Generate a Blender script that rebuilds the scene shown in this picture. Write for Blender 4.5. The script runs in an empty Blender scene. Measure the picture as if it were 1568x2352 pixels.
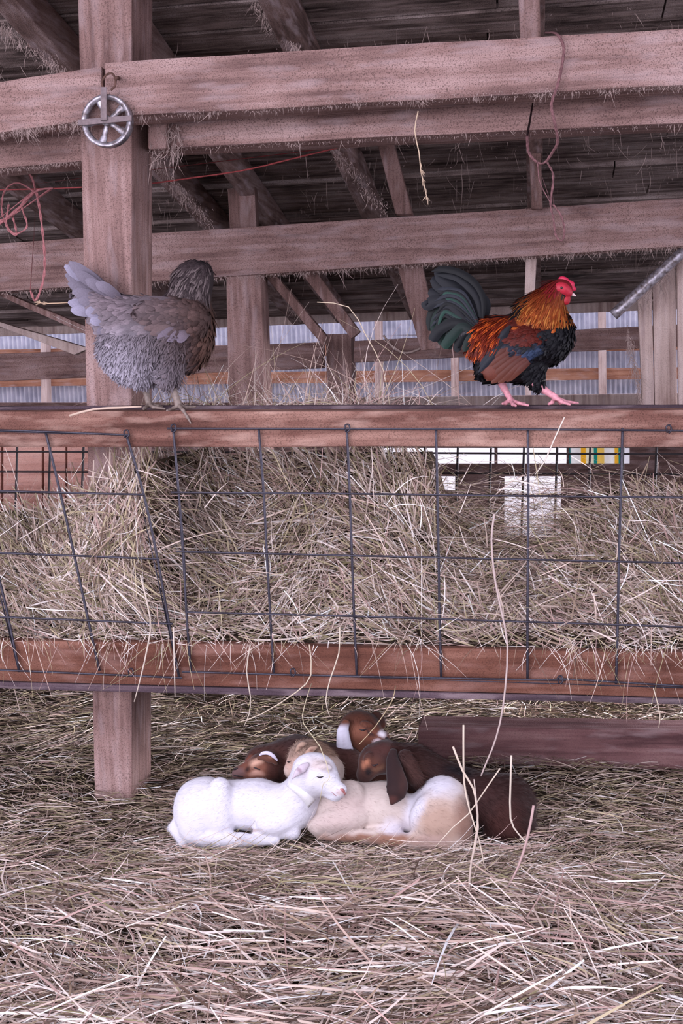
import bpy, bmesh, math, random
import numpy as np
from mathutils import Vector, Matrix

rng = np.random.default_rng(7)
random.seed(7)
SC = bpy.context.scene
COL = SC.collection

# ------------------------------------------------------------------ camera
F = 2940.0
HCAM = 1.2
YAW, PITCH, ROLL = math.radians(8.6), math.radians(6.33), math.radians(2.0)
CAM = np.array([0.0, 0.0, HCAM])
_f = np.array([-math.sin(YAW) * math.cos(PITCH), math.cos(YAW) * math.cos(PITCH), -math.sin(PITCH)])
_r0 = np.array([math.cos(YAW), math.sin(YAW), 0.0])
_u0 = np.cross(_r0, _f)
RGT = math.cos(ROLL) * _r0 - math.sin(ROLL) * _u0
UP = math.cos(ROLL) * _u0 + math.sin(ROLL) * _r0
FWD = _f
cam_data = bpy.data.cameras.new('camera')
cam_data.sensor_fit = 'VERTICAL'
cam_data.sensor_height = 36.0
cam_data.lens = 36.0 * F / 2352.0
cam_data.clip_end = 200
cam = bpy.data.objects.new('camera', cam_data)
COL.objects.link(cam)
cam.matrix_world = Matrix(((RGT[0], UP[0], -FWD[0], CAM[0]), (RGT[1], UP[1], -FWD[1], CAM[1]),
                           (RGT[2], UP[2], -FWD[2], CAM[2]), (0, 0, 0, 1)))
SC.camera = cam

# ------------------------------------------------------------------ light and exposure
SC.view_settings.view_transform = 'Standard'
SC.view_settings.look = 'None'
SC.view_settings.gamma = 1.0
SC.view_settings.use_curve_mapping = False
SC.view_settings.exposure = 0.6
SC.cycles.max_bounces = 5
SC.cycles.diffuse_bounces = 3
SC.cycles.glossy_bounces = 2
SC.cycles.transmission_bounces = 2
SC.cycles.caustics_reflective = False
SC.cycles.caustics_refractive = False

world = bpy.data.worlds.new('overcast_sky')
SC.world = world
world.use_nodes = True
bg = world.node_tree.nodes['Background']
bg.inputs[0].default_value = (0.92, 0.89, 1.08, 1)
bg.inputs[1].default_value = 1.0

def area_light(name, loc, target, sx, sy, power, col):
    l = bpy.data.lights.new(name, 'AREA')
    l.shape = 'RECTANGLE'; l.size = sx; l.size_y = sy; l.energy = power; l.color = col
    o = bpy.data.objects.new(name, l)
    COL.objects.link(o)
    o.location = loc
    o.rotation_euler = (Vector(target) - Vector(loc)).to_track_quat('-Z', 'Y').to_euler()
    return o
# daylight that falls through the open side of the barn behind the photographer
area_light('open_side_daylight', (-2.6, -3.8, 1.9), (-0.4, 3.4, 0.8), 6.0, 3.0, 290, (0.95, 0.915, 1.06))

# added fill lamp at the right, brightens the hay behind the feeder
sl = area_light('hay_fill_light', (2.6, 5.0, 0.7), (-1.2, 4.35, -0.05), 1.4, 0.7, 34, (0.95, 0.93, 1.04))
sl.data.spread = math.radians(50)

# ------------------------------------------------------------------ projection helpers
def ray(px, py):
    return FWD + (px - 784.0) / F * RGT + (1176.0 - py) / F * UP

def P(px, py, Y):
    d = ray(px, py)
    return CAM + d * (Y / d[1])

def PZ(px, py, z):
    d = ray(px, py)
    return CAM + d * ((z - HCAM) / d[2])

def PN(px, py, Y):                       # vectorised P
    px = np.asarray(px, float)[:, None]; py = np.asarray(py, float)[:, None]; Y = np.asarray(Y, float)
    d = FWD + (px - 784.0) / F * RGT + (1176.0 - py) / F * UP
    return CAM + d * (Y / d[:, 1])[:, None]

def proj(p):
    q = p - CAM
    dep = q @ FWD
    return 784 + F * (q @ RGT) / dep, 1176 - F * (q @ UP) / dep

def M(Y, px=784, py=1176):               # metres per pixel at depth Y
    d = ray(px, py)
    return (Y / d[1]) / F

def lin(c):
    c = np.asarray(c, float) / 255.0
    return np.where(c <= 0.04045, c / 12.92, ((c + 0.055) / 1.055) ** 2.4)

def L4(r, g, b):
    v = lin((r, g, b)); return (v[0], v[1], v[2], 1)

def wob(p, s, seed=0.0):                 # cheap smooth pseudo noise in -1..1
    x, y, z = p[:, 0] * s + seed, p[:, 1] * s + seed * 1.7, p[:, 2] * s - seed * 2.3
    return (np.sin(x * 1.7 + 1.3 * np.sin(y * 1.1 + .5)) + np.sin(y * 2.1 + 1.1 * np.sin(z * 1.3 + 1)) +
            np.sin(z * 1.9 + 1.2 * np.sin(x * 1.5 + 2))) / 3

# ------------------------------------------------------------------ materials
def new_mat(name, rough=0.85, spec=0.2):
    m = bpy.data.materials.new(name); m.use_nodes = True
    nt = m.node_tree; b = nt.nodes['Principled BSDF']
    b.inputs['Roughness'].default_value = rough
    b.inputs['Specular IOR Level'].default_value = spec
    return m, nt, b

def nd(nt, t, **kw):
    n = nt.nodes.new(t)
    for k, v in kw.items(): setattr(n, k, v)
    return n

def ramp(nt, stops):
    r = nd(nt, 'ShaderNodeValToRGB')
    e = r.color_ramp.elements
    while len(e) < len(stops): e.new(0.5)
    for i, (p, c) in enumerate(stops): e[i].position = p; e[i].color = c
    return r

def wood(name, c_dark, c_mid, c_light, axis, speck=0.35, dust=(190, 170, 172), dust_amt=0.3, grain=40.0, bump=0.5):
    m, nt, b = new_mat(name, 0.9, 0.15)
    tc = nd(nt, 'ShaderNodeTexCoord'); oi = nd(nt, 'ShaderNodeObjectInfo')
    add = nd(nt, 'ShaderNodeVectorMath', operation='ADD')
    mul = nd(nt, 'ShaderNodeVectorMath', operation='SCALE')
    cmb = nd(nt, 'ShaderNodeCombineXYZ')
    for i in range(3): nt.links.new(oi.outputs['Random'], cmb.inputs[i])
    nt.links.new(cmb.outputs[0], mul.inputs[0]); mul.inputs['Scale'].default_value = 37.0
    nt.links.new(tc.outputs['Object'], add.inputs[0]); nt.links.new(mul.outputs[0], add.inputs[1])
    mp = nd(nt, 'ShaderNodeMapping')
    s = [grain] * 3; s['XYZ'.index(axis)] = grain * 0.05
    mp.inputs['Scale'].default_value = s
    nt.links.new(add.outputs[0], mp.inputs[0])
    g = nd(nt, 'ShaderNodeTexNoise'); g.inputs['Scale'].default_value = 1.0; g.inputs['Detail'].default_value = 5
    g.inputs['Roughness'].default_value = 0.65
    nt.links.new(mp.outputs[0], g.inputs[0])
    blot = nd(nt, 'ShaderNodeTexNoise'); blot.inputs['Scale'].default_value = 5.0; blot.inputs['Detail'].default_value = 6
    nt.links.new(add.outputs[0], blot.inputs[0])
    sp = nd(nt, 'ShaderNodeTexNoise'); sp.inputs['Scale'].default_value = 340.0; sp.inputs['Detail'].default_value = 5
    nt.links.new(add.outputs[0], sp.inputs[0])
    r1 = ramp(nt, [(0.28, c_dark), (0.5, c_mid), (0.74, c_light)])
    mixf = nd(nt, 'ShaderNodeMath', operation='ADD')
    nt.links.new(g.outputs[0], mixf.inputs[0])
    bl = nd(nt, 'ShaderNodeMath', operation='MULTIPLY_ADD'); bl.inputs[1].default_value = 0.7; bl.inputs[2].default_value = -0.35
    nt.links.new(blot.outputs[0], bl.inputs[0]); nt.links.new(bl.outputs[0], mixf.inputs[1])
    nt.links.new(mixf.outputs[0], r1.inputs[0])
    # dark specks
    r2 = ramp(nt, [(0.34, (1, 1, 1, 1)), (0.5, (0, 0, 0, 1))])
    nt.links.new(sp.outputs[0], r2.inputs[0])
    sm = nd(nt, 'ShaderNodeMath', operation='MULTIPLY'); sm.inputs[1].default_value = speck
    nt.links.new(r2.outputs[0], sm.inputs[0])
    mx = nd(nt, 'ShaderNodeMix', data_type='RGBA')
    nt.links.new(sm.outputs[0], mx.inputs['Factor']); nt.links.new(r1.outputs[0], mx.inputs['A'])
    mx.inputs['B'].default_value = tuple(0.45 * v for v in c_dark[:3]) + (1,)
    # pale dust
    r3 = ramp(nt, [(0.52, (0, 0, 0, 1)), (0.68, (1, 1, 1, 1))])
    d2 = nd(nt, 'ShaderNodeTexNoise'); d2.inputs['Scale'].default_value = 34.0; d2.inputs['Detail'].default_value = 8
    mpd = nd(nt, 'ShaderNodeMapping'); sd = [1.0] * 3; sd['XYZ'.index(axis)] = 0.22; mpd.inputs['Scale'].default_value = sd
    nt.links.new(add.outputs[0], mpd.inputs[0]); nt.links.new(mpd.outputs[0], d2.inputs[0]); nt.links.new(d2.outputs[0], r3.inputs[0])
    dm = nd(nt, 'ShaderNodeMath', operation='MULTIPLY'); dm.inputs[1].default_value = dust_amt
    nt.links.new(r3.outputs[0], dm.inputs[0])
    mx2 = nd(nt, 'ShaderNodeMix', data_type='RGBA')
    nt.links.new(dm.outputs[0], mx2.inputs['Factor']); nt.links.new(mx.outputs['Result'], mx2.inputs['A'])
    mx2.inputs['B'].default_value = L4(*dust)
    nt.links.new(mx2.outputs['Result'], b.inputs['Base Color'])
    bp = nd(nt, 'ShaderNodeBump'); bp.inputs['Strength'].default_value = bump; bp.inputs['Distance'].default_value = 0.006
    hs = nd(nt, 'ShaderNodeMath', operation='ADD')
    nt.links.new(g.outputs[0], hs.inputs[0]); nt.links.new(sp.outputs[0], hs.inputs[1])
    nt.links.new(hs.outputs[0], bp.inputs['Height']); nt.links.new(bp.outputs[0], b.inputs['Normal'])
    return m

def vcol_mat(name, rough=0.75, spec=0.25, sheen=0.0, noise=0.0, bump=0.0, scale=90):
    m, nt, b = new_mat(name, rough, spec)
    a = nd(nt, 'ShaderNodeVertexColor'); a.layer_name = 'Col'
    out = a.outputs[0]
    if noise:
        tc = nd(nt, 'ShaderNodeTexCoord'); n = nd(nt, 'ShaderNodeTexNoise'); n.inputs['Scale'].default_value = scale; n.inputs['Detail'].default_value = 6
        nt.links.new(tc.outputs['Object'], n.inputs[0])
        hv = nd(nt, 'ShaderNodeHueSaturation')
        ma = nd(nt, 'ShaderNodeMath', operation='MULTIPLY_ADD'); ma.inputs[1].default_value = noise * 2; ma.inputs[2].default_value = 1 - noise
        nt.links.new(n.outputs[0], ma.inputs[0]); nt.links.new(ma.outputs[0], hv.inputs['Value'])
        nt.links.new(out, hv.inputs['Color']); out = hv.outputs[0]
        if bump:
            bp = nd(nt, 'ShaderNodeBump'); bp.inputs['Strength'].default_value = bump; bp.inputs['Distance'].default_value = 0.004
            nt.links.new(n.outputs[0], bp.inputs['Height']); nt.links.new(bp.outputs[0], b.inputs['Normal'])
    nt.links.new(out, b.inputs['Base Color'])
    if sheen: b.inputs['Sheen Weight'].default_value = sheen
    return m

def plain(name, c, rough=0.7, spec=0.3, metal=0.0, noise=0.25, scale=60.0, c2=None):
    m, nt, b = new_mat(name, rough, spec)
    b.inputs['Metallic'].default_value = metal
    tc = nd(nt, 'ShaderNodeTexCoord'); n = nd(nt, 'ShaderNodeTexNoise'); n.inputs['Scale'].default_value = scale; n.inputs['Detail'].default_value = 6
    nt.links.new(tc.outputs['Object'], n.inputs[0])
    cc = L4(*c)
    lo = L4(*c2) if c2 else tuple(v * (1 - noise) for v in cc[:3]) + (1,)
    r = ramp(nt, [(0.35, lo), (0.65, cc)])
    nt.links.new(n.outputs[0], r.inputs[0]); nt.links.new(r.outputs[0], b.inputs['Base Color'])
    return m

PK = dict(c_dark=L4(112, 86, 82), c_mid=L4(154, 123, 117), c_light=L4(184, 154, 149))
WX = wood('dusty_timber_x', axis='X', speck=0.75, **PK)
WZ = wood('dusty_timber_z', axis='Z', speck=0.6, **PK)
DKX = wood('old_timber_x', L4(78, 60, 56), L4(120, 94, 88), L4(150, 124, 120), 'X', 0.5)
DKY = wood('old_timber_y', L4(84, 66, 61), L4(134, 108, 102), L4(172, 148, 144), 'Y', 0.5, dust_amt=0.6)
DKZ = wood('old_timber_z', L4(80, 60, 56), L4(126, 98, 92), L4(160, 132, 128), 'Z', 0.5)
RAIL = wood('worn_red_rail', L4(86, 57, 50), L4(126, 88, 78), L4(176, 136, 122), 'X', 0.5, dust=(205, 170, 155), dust_amt=0.45, grain=26)
RUST = wood('red_brown_board', L4(84, 52, 44), L4(118, 77, 64), L4(150, 107, 92), 'X', 0.4, dust=(190, 150, 140), dust_amt=0.25, grain=22)
DARKB = wood('dark_weathered_edge', L4(62, 50, 56), L4(88, 72, 80), L4(118, 98, 104), 'X', 0.3)
LEGW = wood('post_foot_wood', L4(96, 66, 58), L4(138, 102, 92), L4(172, 136, 124), 'Z', 0.4)
ROOFB = wood('roof_board', L4(64, 53, 50), L4(138, 120, 115), L4(206, 188, 184), 'X', 0.6, dust=(186, 164, 158), dust_amt=0.6, grain=34, bump=1.0)
PALE = wood('pale_timber', L4(160, 134, 126), L4(206, 182, 174), L4(226, 206, 200), 'Z', 0.3)
ORANGE = wood('fresh_pine', L4(120, 80, 62), L4(160, 112, 90), L4(190, 145, 120), 'X', 0.3)
SILL = wood('ground_timber', L4(92, 64, 66), L4(130, 94, 94), L4(158, 124, 122), 'X', 0.3)
PINK = wood('pinkish_boards', L4(160, 110, 98), L4(204, 152, 138), L4(220, 176, 162), 'X', 0.3)
WIRE = plain('galvanised_wire', (72, 68, 80), 0.45, 0.5, 0.5, 0.4, 200)
BWIRE = plain('dark_wire', (52, 46, 48), 0.6, 0.3, 0.3)
ZINC = plain('zinc_sheet', (232, 232, 244), 0.5, 0.5, 0.05, 0.25, 9, c2=(196, 198, 214))
STEEL = plain('dusty_steel', (186, 180, 190), 0.42, 0.5, 0.55, 0.5, 70, c2=(112, 100, 100))
STRAP = plain('dusty_iron_strap', (142, 126, 128), 0.8, 0.2, 0.2, 0.3, 90)
RUSTY = plain('rusty_iron', (112, 84, 76), 0.9, 0.1, 0.2, 0.4, 90)
REDC = plain('red_twine', (176, 84, 84), 0.8, 0.2, 0, 0.35, 120)
PINKC = plain('pink_twine', (196, 130, 132), 0.8, 0.2, 0, 0.35, 120)
MAUVE = plain('mauve_twine', (134, 96, 98), 0.85, 0.2, 0, 0.45, 120)
EARTH = plain('bedding_floor', (74, 60, 50), 0.95, 0.1, 0, 0.5, 30)
HAYM = vcol_mat('hay_stalk', 0.6, 0.3)
HAYB = plain('packed_hay', (62, 50, 40), 0.95, 0.1, 0, 0.6, 70)  # darker than the stalks: shade of the gaps put into the colour
FUR = vcol_mat('kid_coat', 0.75, 0.2, sheen=0.15, noise=0.06, bump=0.25)
FURS = vcol_mat('kid_hair', 0.7, 0.2)
FEA = vcol_mat('feather', 0.7, 0.15, noise=0.32, scale=330)
FEAG = vcol_mat('glossy_feather', 0.5, 0.18, noise=0.32, scale=330)
SKIN = vcol_mat('bare_skin', 0.5, 0.4, noise=0.15, bump=0.3)

# ------------------------------------------------------------------ object helpers
def tag(o, label, cat, group=None, kind=None):
    o['label'] = label; o['category'] = cat
    if group: o['group'] = group
    if kind: o['kind'] = kind
    return o

def thing(name, label, cat, loc=(0, 0, 0), group=None, kind=None):
    o = bpy.data.objects.new(name, None); COL.objects.link(o)
    o.location = Vector(loc); o.empty_display_size = 0.05
    return tag(o, label, cat, group, kind)

def link(name, me, mat, parent=None, loc=None):
    o = bpy.data.objects.new(name, me); COL.objects.link(o)
    for m in (mat if isinstance(mat, (list, tuple)) else [mat]): me.materials.append(m)
    if parent:
        o.parent = parent
        pl = Vector((0, 0, 0)); q = parent
        while q: pl += q.location; q = q.parent
        me.transform(Matrix.Translation(-pl))
    elif loc is not None:
        me.transform(Matrix.Translation(-Vector(loc))); o.location = Vector(loc)
    return o

def mesh_np(name, V, Q, mat, parent=None, cols=None, smooth=True, loc=None, matidx=None):
    V = np.asarray(V, np.float32); Q = np.asarray(Q, np.int32)
    me = bpy.data.meshes.new(name)
    me.vertices.add(len(V)); me.vertices.foreach_set('co', V.ravel())
    k = Q.shape[1]
    me.loops.add(Q.size); me.loops.foreach_set('vertex_index', Q.ravel())
    me.polygons.add(len(Q)); me.polygons.foreach_set('loop_start', np.arange(0, Q.size, k, dtype=np.int32))
    me.polygons.foreach_set('use_smooth', np.full(len(Q), smooth, bool))
    if matidx is not None: me.polygons.foreach_set('material_index', np.asarray(matidx, np.int32))
    me.update(calc_edges=True); me.validate()
    if cols is not None:
        a = me.color_attributes.new('Col', 'FLOAT_COLOR', 'POINT')
        c = np.ones((len(V), 4), np.float32); c[:, :3] = np.clip(cols, 0, 1)
        a.data.foreach_set('color', c.ravel())
    return link(name, me, mat, parent, loc)

def bm_obj(name, bm, mat, parent=None, smooth=False, loc=None):
    me = bpy.data.meshes.new(name); bm.normal_update(); bm.to_mesh(me); bm.free()
    if smooth: me.polygons.foreach_set('use_smooth', [True] * len(me.polygons))
    if loc is None and not parent:
        vs = [v.co for v in me.vertices]
        lo = Vector([min(v[i] for v in vs) for i in range(3)]); hi = Vector([max(v[i] for v in vs) for i in range(3)])
        loc = Vector(((lo.x + hi.x) / 2, (lo.y + hi.y) / 2, lo.z))
    return link(name, me, mat, parent, loc)

def add_hex(bm, front, back, bev=0.004):
    vs = [bm.verts.new(tuple(p)) for p in list(front) + list(back)]
    fs = [(0, 3, 2, 1), (4, 5, 6, 7), (0, 1, 5, 4), (1, 2, 6, 5), (2, 3, 7, 6), (3, 0, 4, 7)]
    faces = [bm.faces.new([vs[i] for i in f]) for f in fs]
    if bev:
        es = list({e for f in faces for e in f.edges})
        bmesh.ops.bevel(bm, geom=es, offset=bev, segments=2, affect='EDGES', profile=0.6)

def add_box(bm, lo, hi, bev=0.003):
    x0, y0, z0 = lo; x1, y1, z1 = hi
    add_hex(bm, [(x0, y0, z1), (x1, y0, z1), (x1, y0, z0), (x0, y0, z0)], [(x0, y1, z1), (x1, y1, z1), (x1, y1, z0), (x0, y1, z0)], bev)

def rough_up(bm, amp, cuts=10):
    # hand-sawn unevenness
    bmesh.ops.subdivide_edges(bm, edges=[e for e in bm.edges if e.calc_length() > 0.25], cuts=cuts, use_grid_fill=True)
    for v in bm.verts:
        n = math.sin(v.co.x * 23 + v.co.z * 17) + math.sin(v.co.x * 7.3 - v.co.z * 31 + v.co.y * 13)
        v.co.y += amp * 0.5 * n; v.co.z += amp * 0.5 * math.sin(v.co.x * 11 + v.co.y * 40 + n)

def timber(name, quad, Y, depth, mat, label, cat, bev=0.006, group=None, kind='thing', parent=None, rough=0.0015):
    """quad: photo pixels TL, TR, BR, BL of the front face, standing in the plane Y; depth runs away from it"""
    fr = [P(x, y, Y) for x, y in quad]
    bk = [p + np.array([0, depth, 0]) for p in fr]
    bm = bmesh.new(); add_hex(bm, fr, bk, bev)
    if rough: rough_up(bm, rough)
    o = bm_obj(name, bm, mat, parent)
    if label: tag(o, label, cat, group, kind)
    return o

def catmull(pts, n=8):
    pts = [np.asarray(p, float) for p in pts]
    if len(pts) < 3:
        return np.array([pts[0] + (pts[-1] - pts[0]) * t for t in np.linspace(0, 1, 3)])
    e = [2 * pts[0] - pts[1]] + pts + [2 * pts[-1] - pts[-2]]
    out = []
    for i in range(1, len(e) - 2):
        a, b, c, d = e[i - 1:i + 3]
        for t in np.linspace(0, 1, n, endpoint=False):
            out.append(0.5 * ((2 * b) + (c - a) * t + (2 * a - 5 * b + 4 * c - d) * t * t + (3 * b - a - 3 * c + d) * t ** 3))
    out.append(pts[-1])
    return np.array(out)

def tube_arrays(pts, r, sides=8):
    pts = np.asarray(pts, float); n = len(pts)
    r = np.broadcast_to(np.asarray(r, float), (n,))
    T = np.gradient(pts, axis=0); T /= np.linalg.norm(T, axis=1)[:, None] + 1e-9
    ref = np.array([0.31, -0.9, 0.2])
    V = []
    a = np.linspace(0, 2 * math.pi, sides, endpoint=False)
    for i in range(n):
        ref = ref - T[i] * (ref @ T[i]); ref /= np.linalg.norm(ref) + 1e-9
        b = np.cross(T[i], ref)
        V.append(pts[i] + r[i] * (np.cos(a)[:, None] * ref + np.sin(a)[:, None] * b))
    V = np.concatenate(V)
    Q = []
    for i in range(n - 1):
        for j in range(sides):
            k = (j + 1) % sides
            Q.append((i * sides + j, i * sides + k, (i + 1) * sides + k, (i + 1) * sides + j))
    # caps as fans of degenerate-free quads
    c0, c1 = len(V), len(V) + 1
    V = np.vstack([V, pts[0], pts[-1]])
    for j in range(0, sides, 2):
        Q.append((c0, (j + 2) % sides, j + 1, j))
        b0 = (n - 1) * sides
        Q.append((c1, b0 + j, b0 + j + 1, b0 + (j + 2) % sides))
    return V, np.array(Q)

def tube(name, pts, r, mat, parent=None, sides=8, smooth_n=6, loc=None):
    pts = catmull(pts, smooth_n) if smooth_n else np.asarray(pts)
    if not np.isscalar(r):
        r = np.interp(np.linspace(0, 1, len(pts)), np.linspace(0, 1, len(r)), r)
    V, Q = tube_arrays(pts, r, sides)
    if loc is None and not parent: loc = V.mean(0)
    return mesh_np(name, V, Q, mat, parent, loc=loc)

def flat_sweep(name, pts, hw, th, Y, mat, parent, colf, n=8, curl=.25):
    w = [P(p[0], p[1], Y + p[2]) for p in pts]; c = catmull(w, n); k = len(c); m = M(Y)
    t = np.linspace(0, 1, k); W = np.interp(t, np.linspace(0, 1, len(hw)), hw) * m
    T = nz(np.gradient(c, axis=0)); S = nz(np.cross(T, FWD[None])); N = nz(np.cross(S, T))
    a = np.linspace(0, 2 * math.pi, 16, endpoint=False); V = []
    for i in range(k):
        e = max(.15, min(1, W[i] / (th * m * 1.5)))
        V.append(c[i] + np.cos(a)[:, None] * S[i] * W[i] + (np.sin(a)[:, None] * th * m * e - curl * W[i] * (np.cos(a)[:, None] ** 2)) * N[i] * np.sign(-(N[i] @ FWD)))
    V = np.concatenate(V); Q = []
    for i in range(k - 1):
        for j in range(16): Q.append((i * 16 + j, i * 16 + (j + 1) % 16, (i + 1) * 16 + (j + 1) % 16, (i + 1) * 16 + j))
    c0 = len(V); V = np.vstack([V, c[0], c[-1]])
    for j in range(0, 16, 2):
        Q.append((c0, (j + 2) % 16, j + 1, j)); b0 = (k - 1) * 16; Q.append((c0 + 1, b0 + j, b0 + j + 1, b0 + (j + 2) % 16))
    return mesh_np(name, V, np.array(Q), mat, parent, cols=colf(V))

def merge(parts):
    V, Q, C, o = [], [], [], 0
    for p in parts:
        V.append(p[0]); Q.append(p[1] + o); o += len(p[0])
        if len(p) > 2: C.append(p[2])
    return np.concatenate(V), np.concatenate(Q), (np.concatenate(C) if C else None)

# ------------------------------------------------------------------ strands (hay, hair) and feathers
def nz(v): return v / (np.linalg.norm(v, axis=-1, keepdims=True) + 1e-9)

def strands(base, dirv, nrm, Ln, W, bend, col, seg=4, taper=0.35, kink=None):
    n = len(base); t = np.linspace(0, 1, seg + 1)[None, :, None]
    Lc = Ln[:, None, None]
    p = base[:, None] + dirv[:, None] * Lc * t + bend[:, None] * Lc * t ** 2
    if kink is not None: p = p + kink[:, None] * Lc * np.clip(t - 0.5, 0, 1)
    side = nz(np.cross(dirv, nrm))[:, None]
    w = (W[:, None, None] / 2) * (1 - (1 - taper) * np.abs(2 * t - 0.7).clip(0, 1) ** 2)
    V = np.stack([p - side * w, p + side * w], 2).reshape(-1, 3)
    i = (np.arange(n) * (seg + 1) * 2)[:, None] + (np.arange(seg) * 2)[None, :]
    Q = np.stack([i, i + 1, i + 3, i + 2], -1).reshape(-1, 4)
    C = np.repeat(col, (seg + 1) * 2, axis=0)
    return V, Q, C

def feathers(base, dirv, nrm, Ln, W, cB, cT, curl=0.12, edge=None):
    n = len(base)
    t = np.array([0, .2, .45, .7, .9, 1.0]); wp = np.array([.3, .8, 1, .95, .62, .12])
    side = nz(np.cross(nrm, dirv))
    nn = nz(np.cross(dirv, side))
    tt = t[None, :, None]
    c = base[:, None] + dirv[:, None] * Ln[:, None, None] * tt + nn[:, None] * (Ln[:, None, None] * curl * (tt - 1.3 * tt ** 2))
    ww = (W / 2)[:, None, None] * wp[None, :, None]
    V = np.stack([c - side[:, None] * ww - nn[:, None] * ww * .3, c, c + side[:, None] * ww - nn[:, None] * ww * .3], 2)
    f = t[None, :, None, None] ** 1.3
    Cc = cB[:, None, None] * (1 - f) + cT[:, None, None] * f
    Cc = np.broadcast_to(Cc, (n, 6, 3, 3)).copy()
    if edge is not None: Cc[:, :, [0, 2]] *= edge
    i = (np.arange(n) * 18)[:, None, None] + (np.arange(5) * 3)[None, :, None] + np.arange(2)[None, None]
    Q = np.stack([i, i + 1, i + 4, i + 3], -1).reshape(-1, 4)
    return V.reshape(-1, 3), Q, Cc.reshape(-1, 3)

def ribbon_feather(pts, W, cB, cT, nrm, wp=None, fold=0.25):
    """one long feather along a curve"""
    c = catmull(pts, 6); n = len(c)
    T = nz(np.gradient(c, axis=0)); side = nz(np.cross(np.asarray(nrm)[None], T)); nn = nz(np.cross(T, side))
    t = np.linspace(0, 1, n)
    if wp is None: wp = ([0, .15, .5, .85, 1], [.25, .7, 1, .85, .08])
    w = np.interp(t, *wp)[:, None] * W / 2
    V = np.stack([c - side * w - nn * w * fold, c - side * w * .5 - nn * w * .08, c, c + side * w * .5 - nn * w * .08, c + side * w - nn * w * fold], 1).reshape(-1, 3)
    i = (np.arange(n - 1) * 5)[:, None] + np.arange(4)[None]
    Q = np.stack([i, i + 1, i + 6, i + 5], -1).reshape(-1, 4)
    C = np.repeat(np.asarray(cB)[None] * (1 - t[:, None]) + np.asarray(cT)[None] * t[:, None], 5, axis=0)
    return V, Q, C

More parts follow.
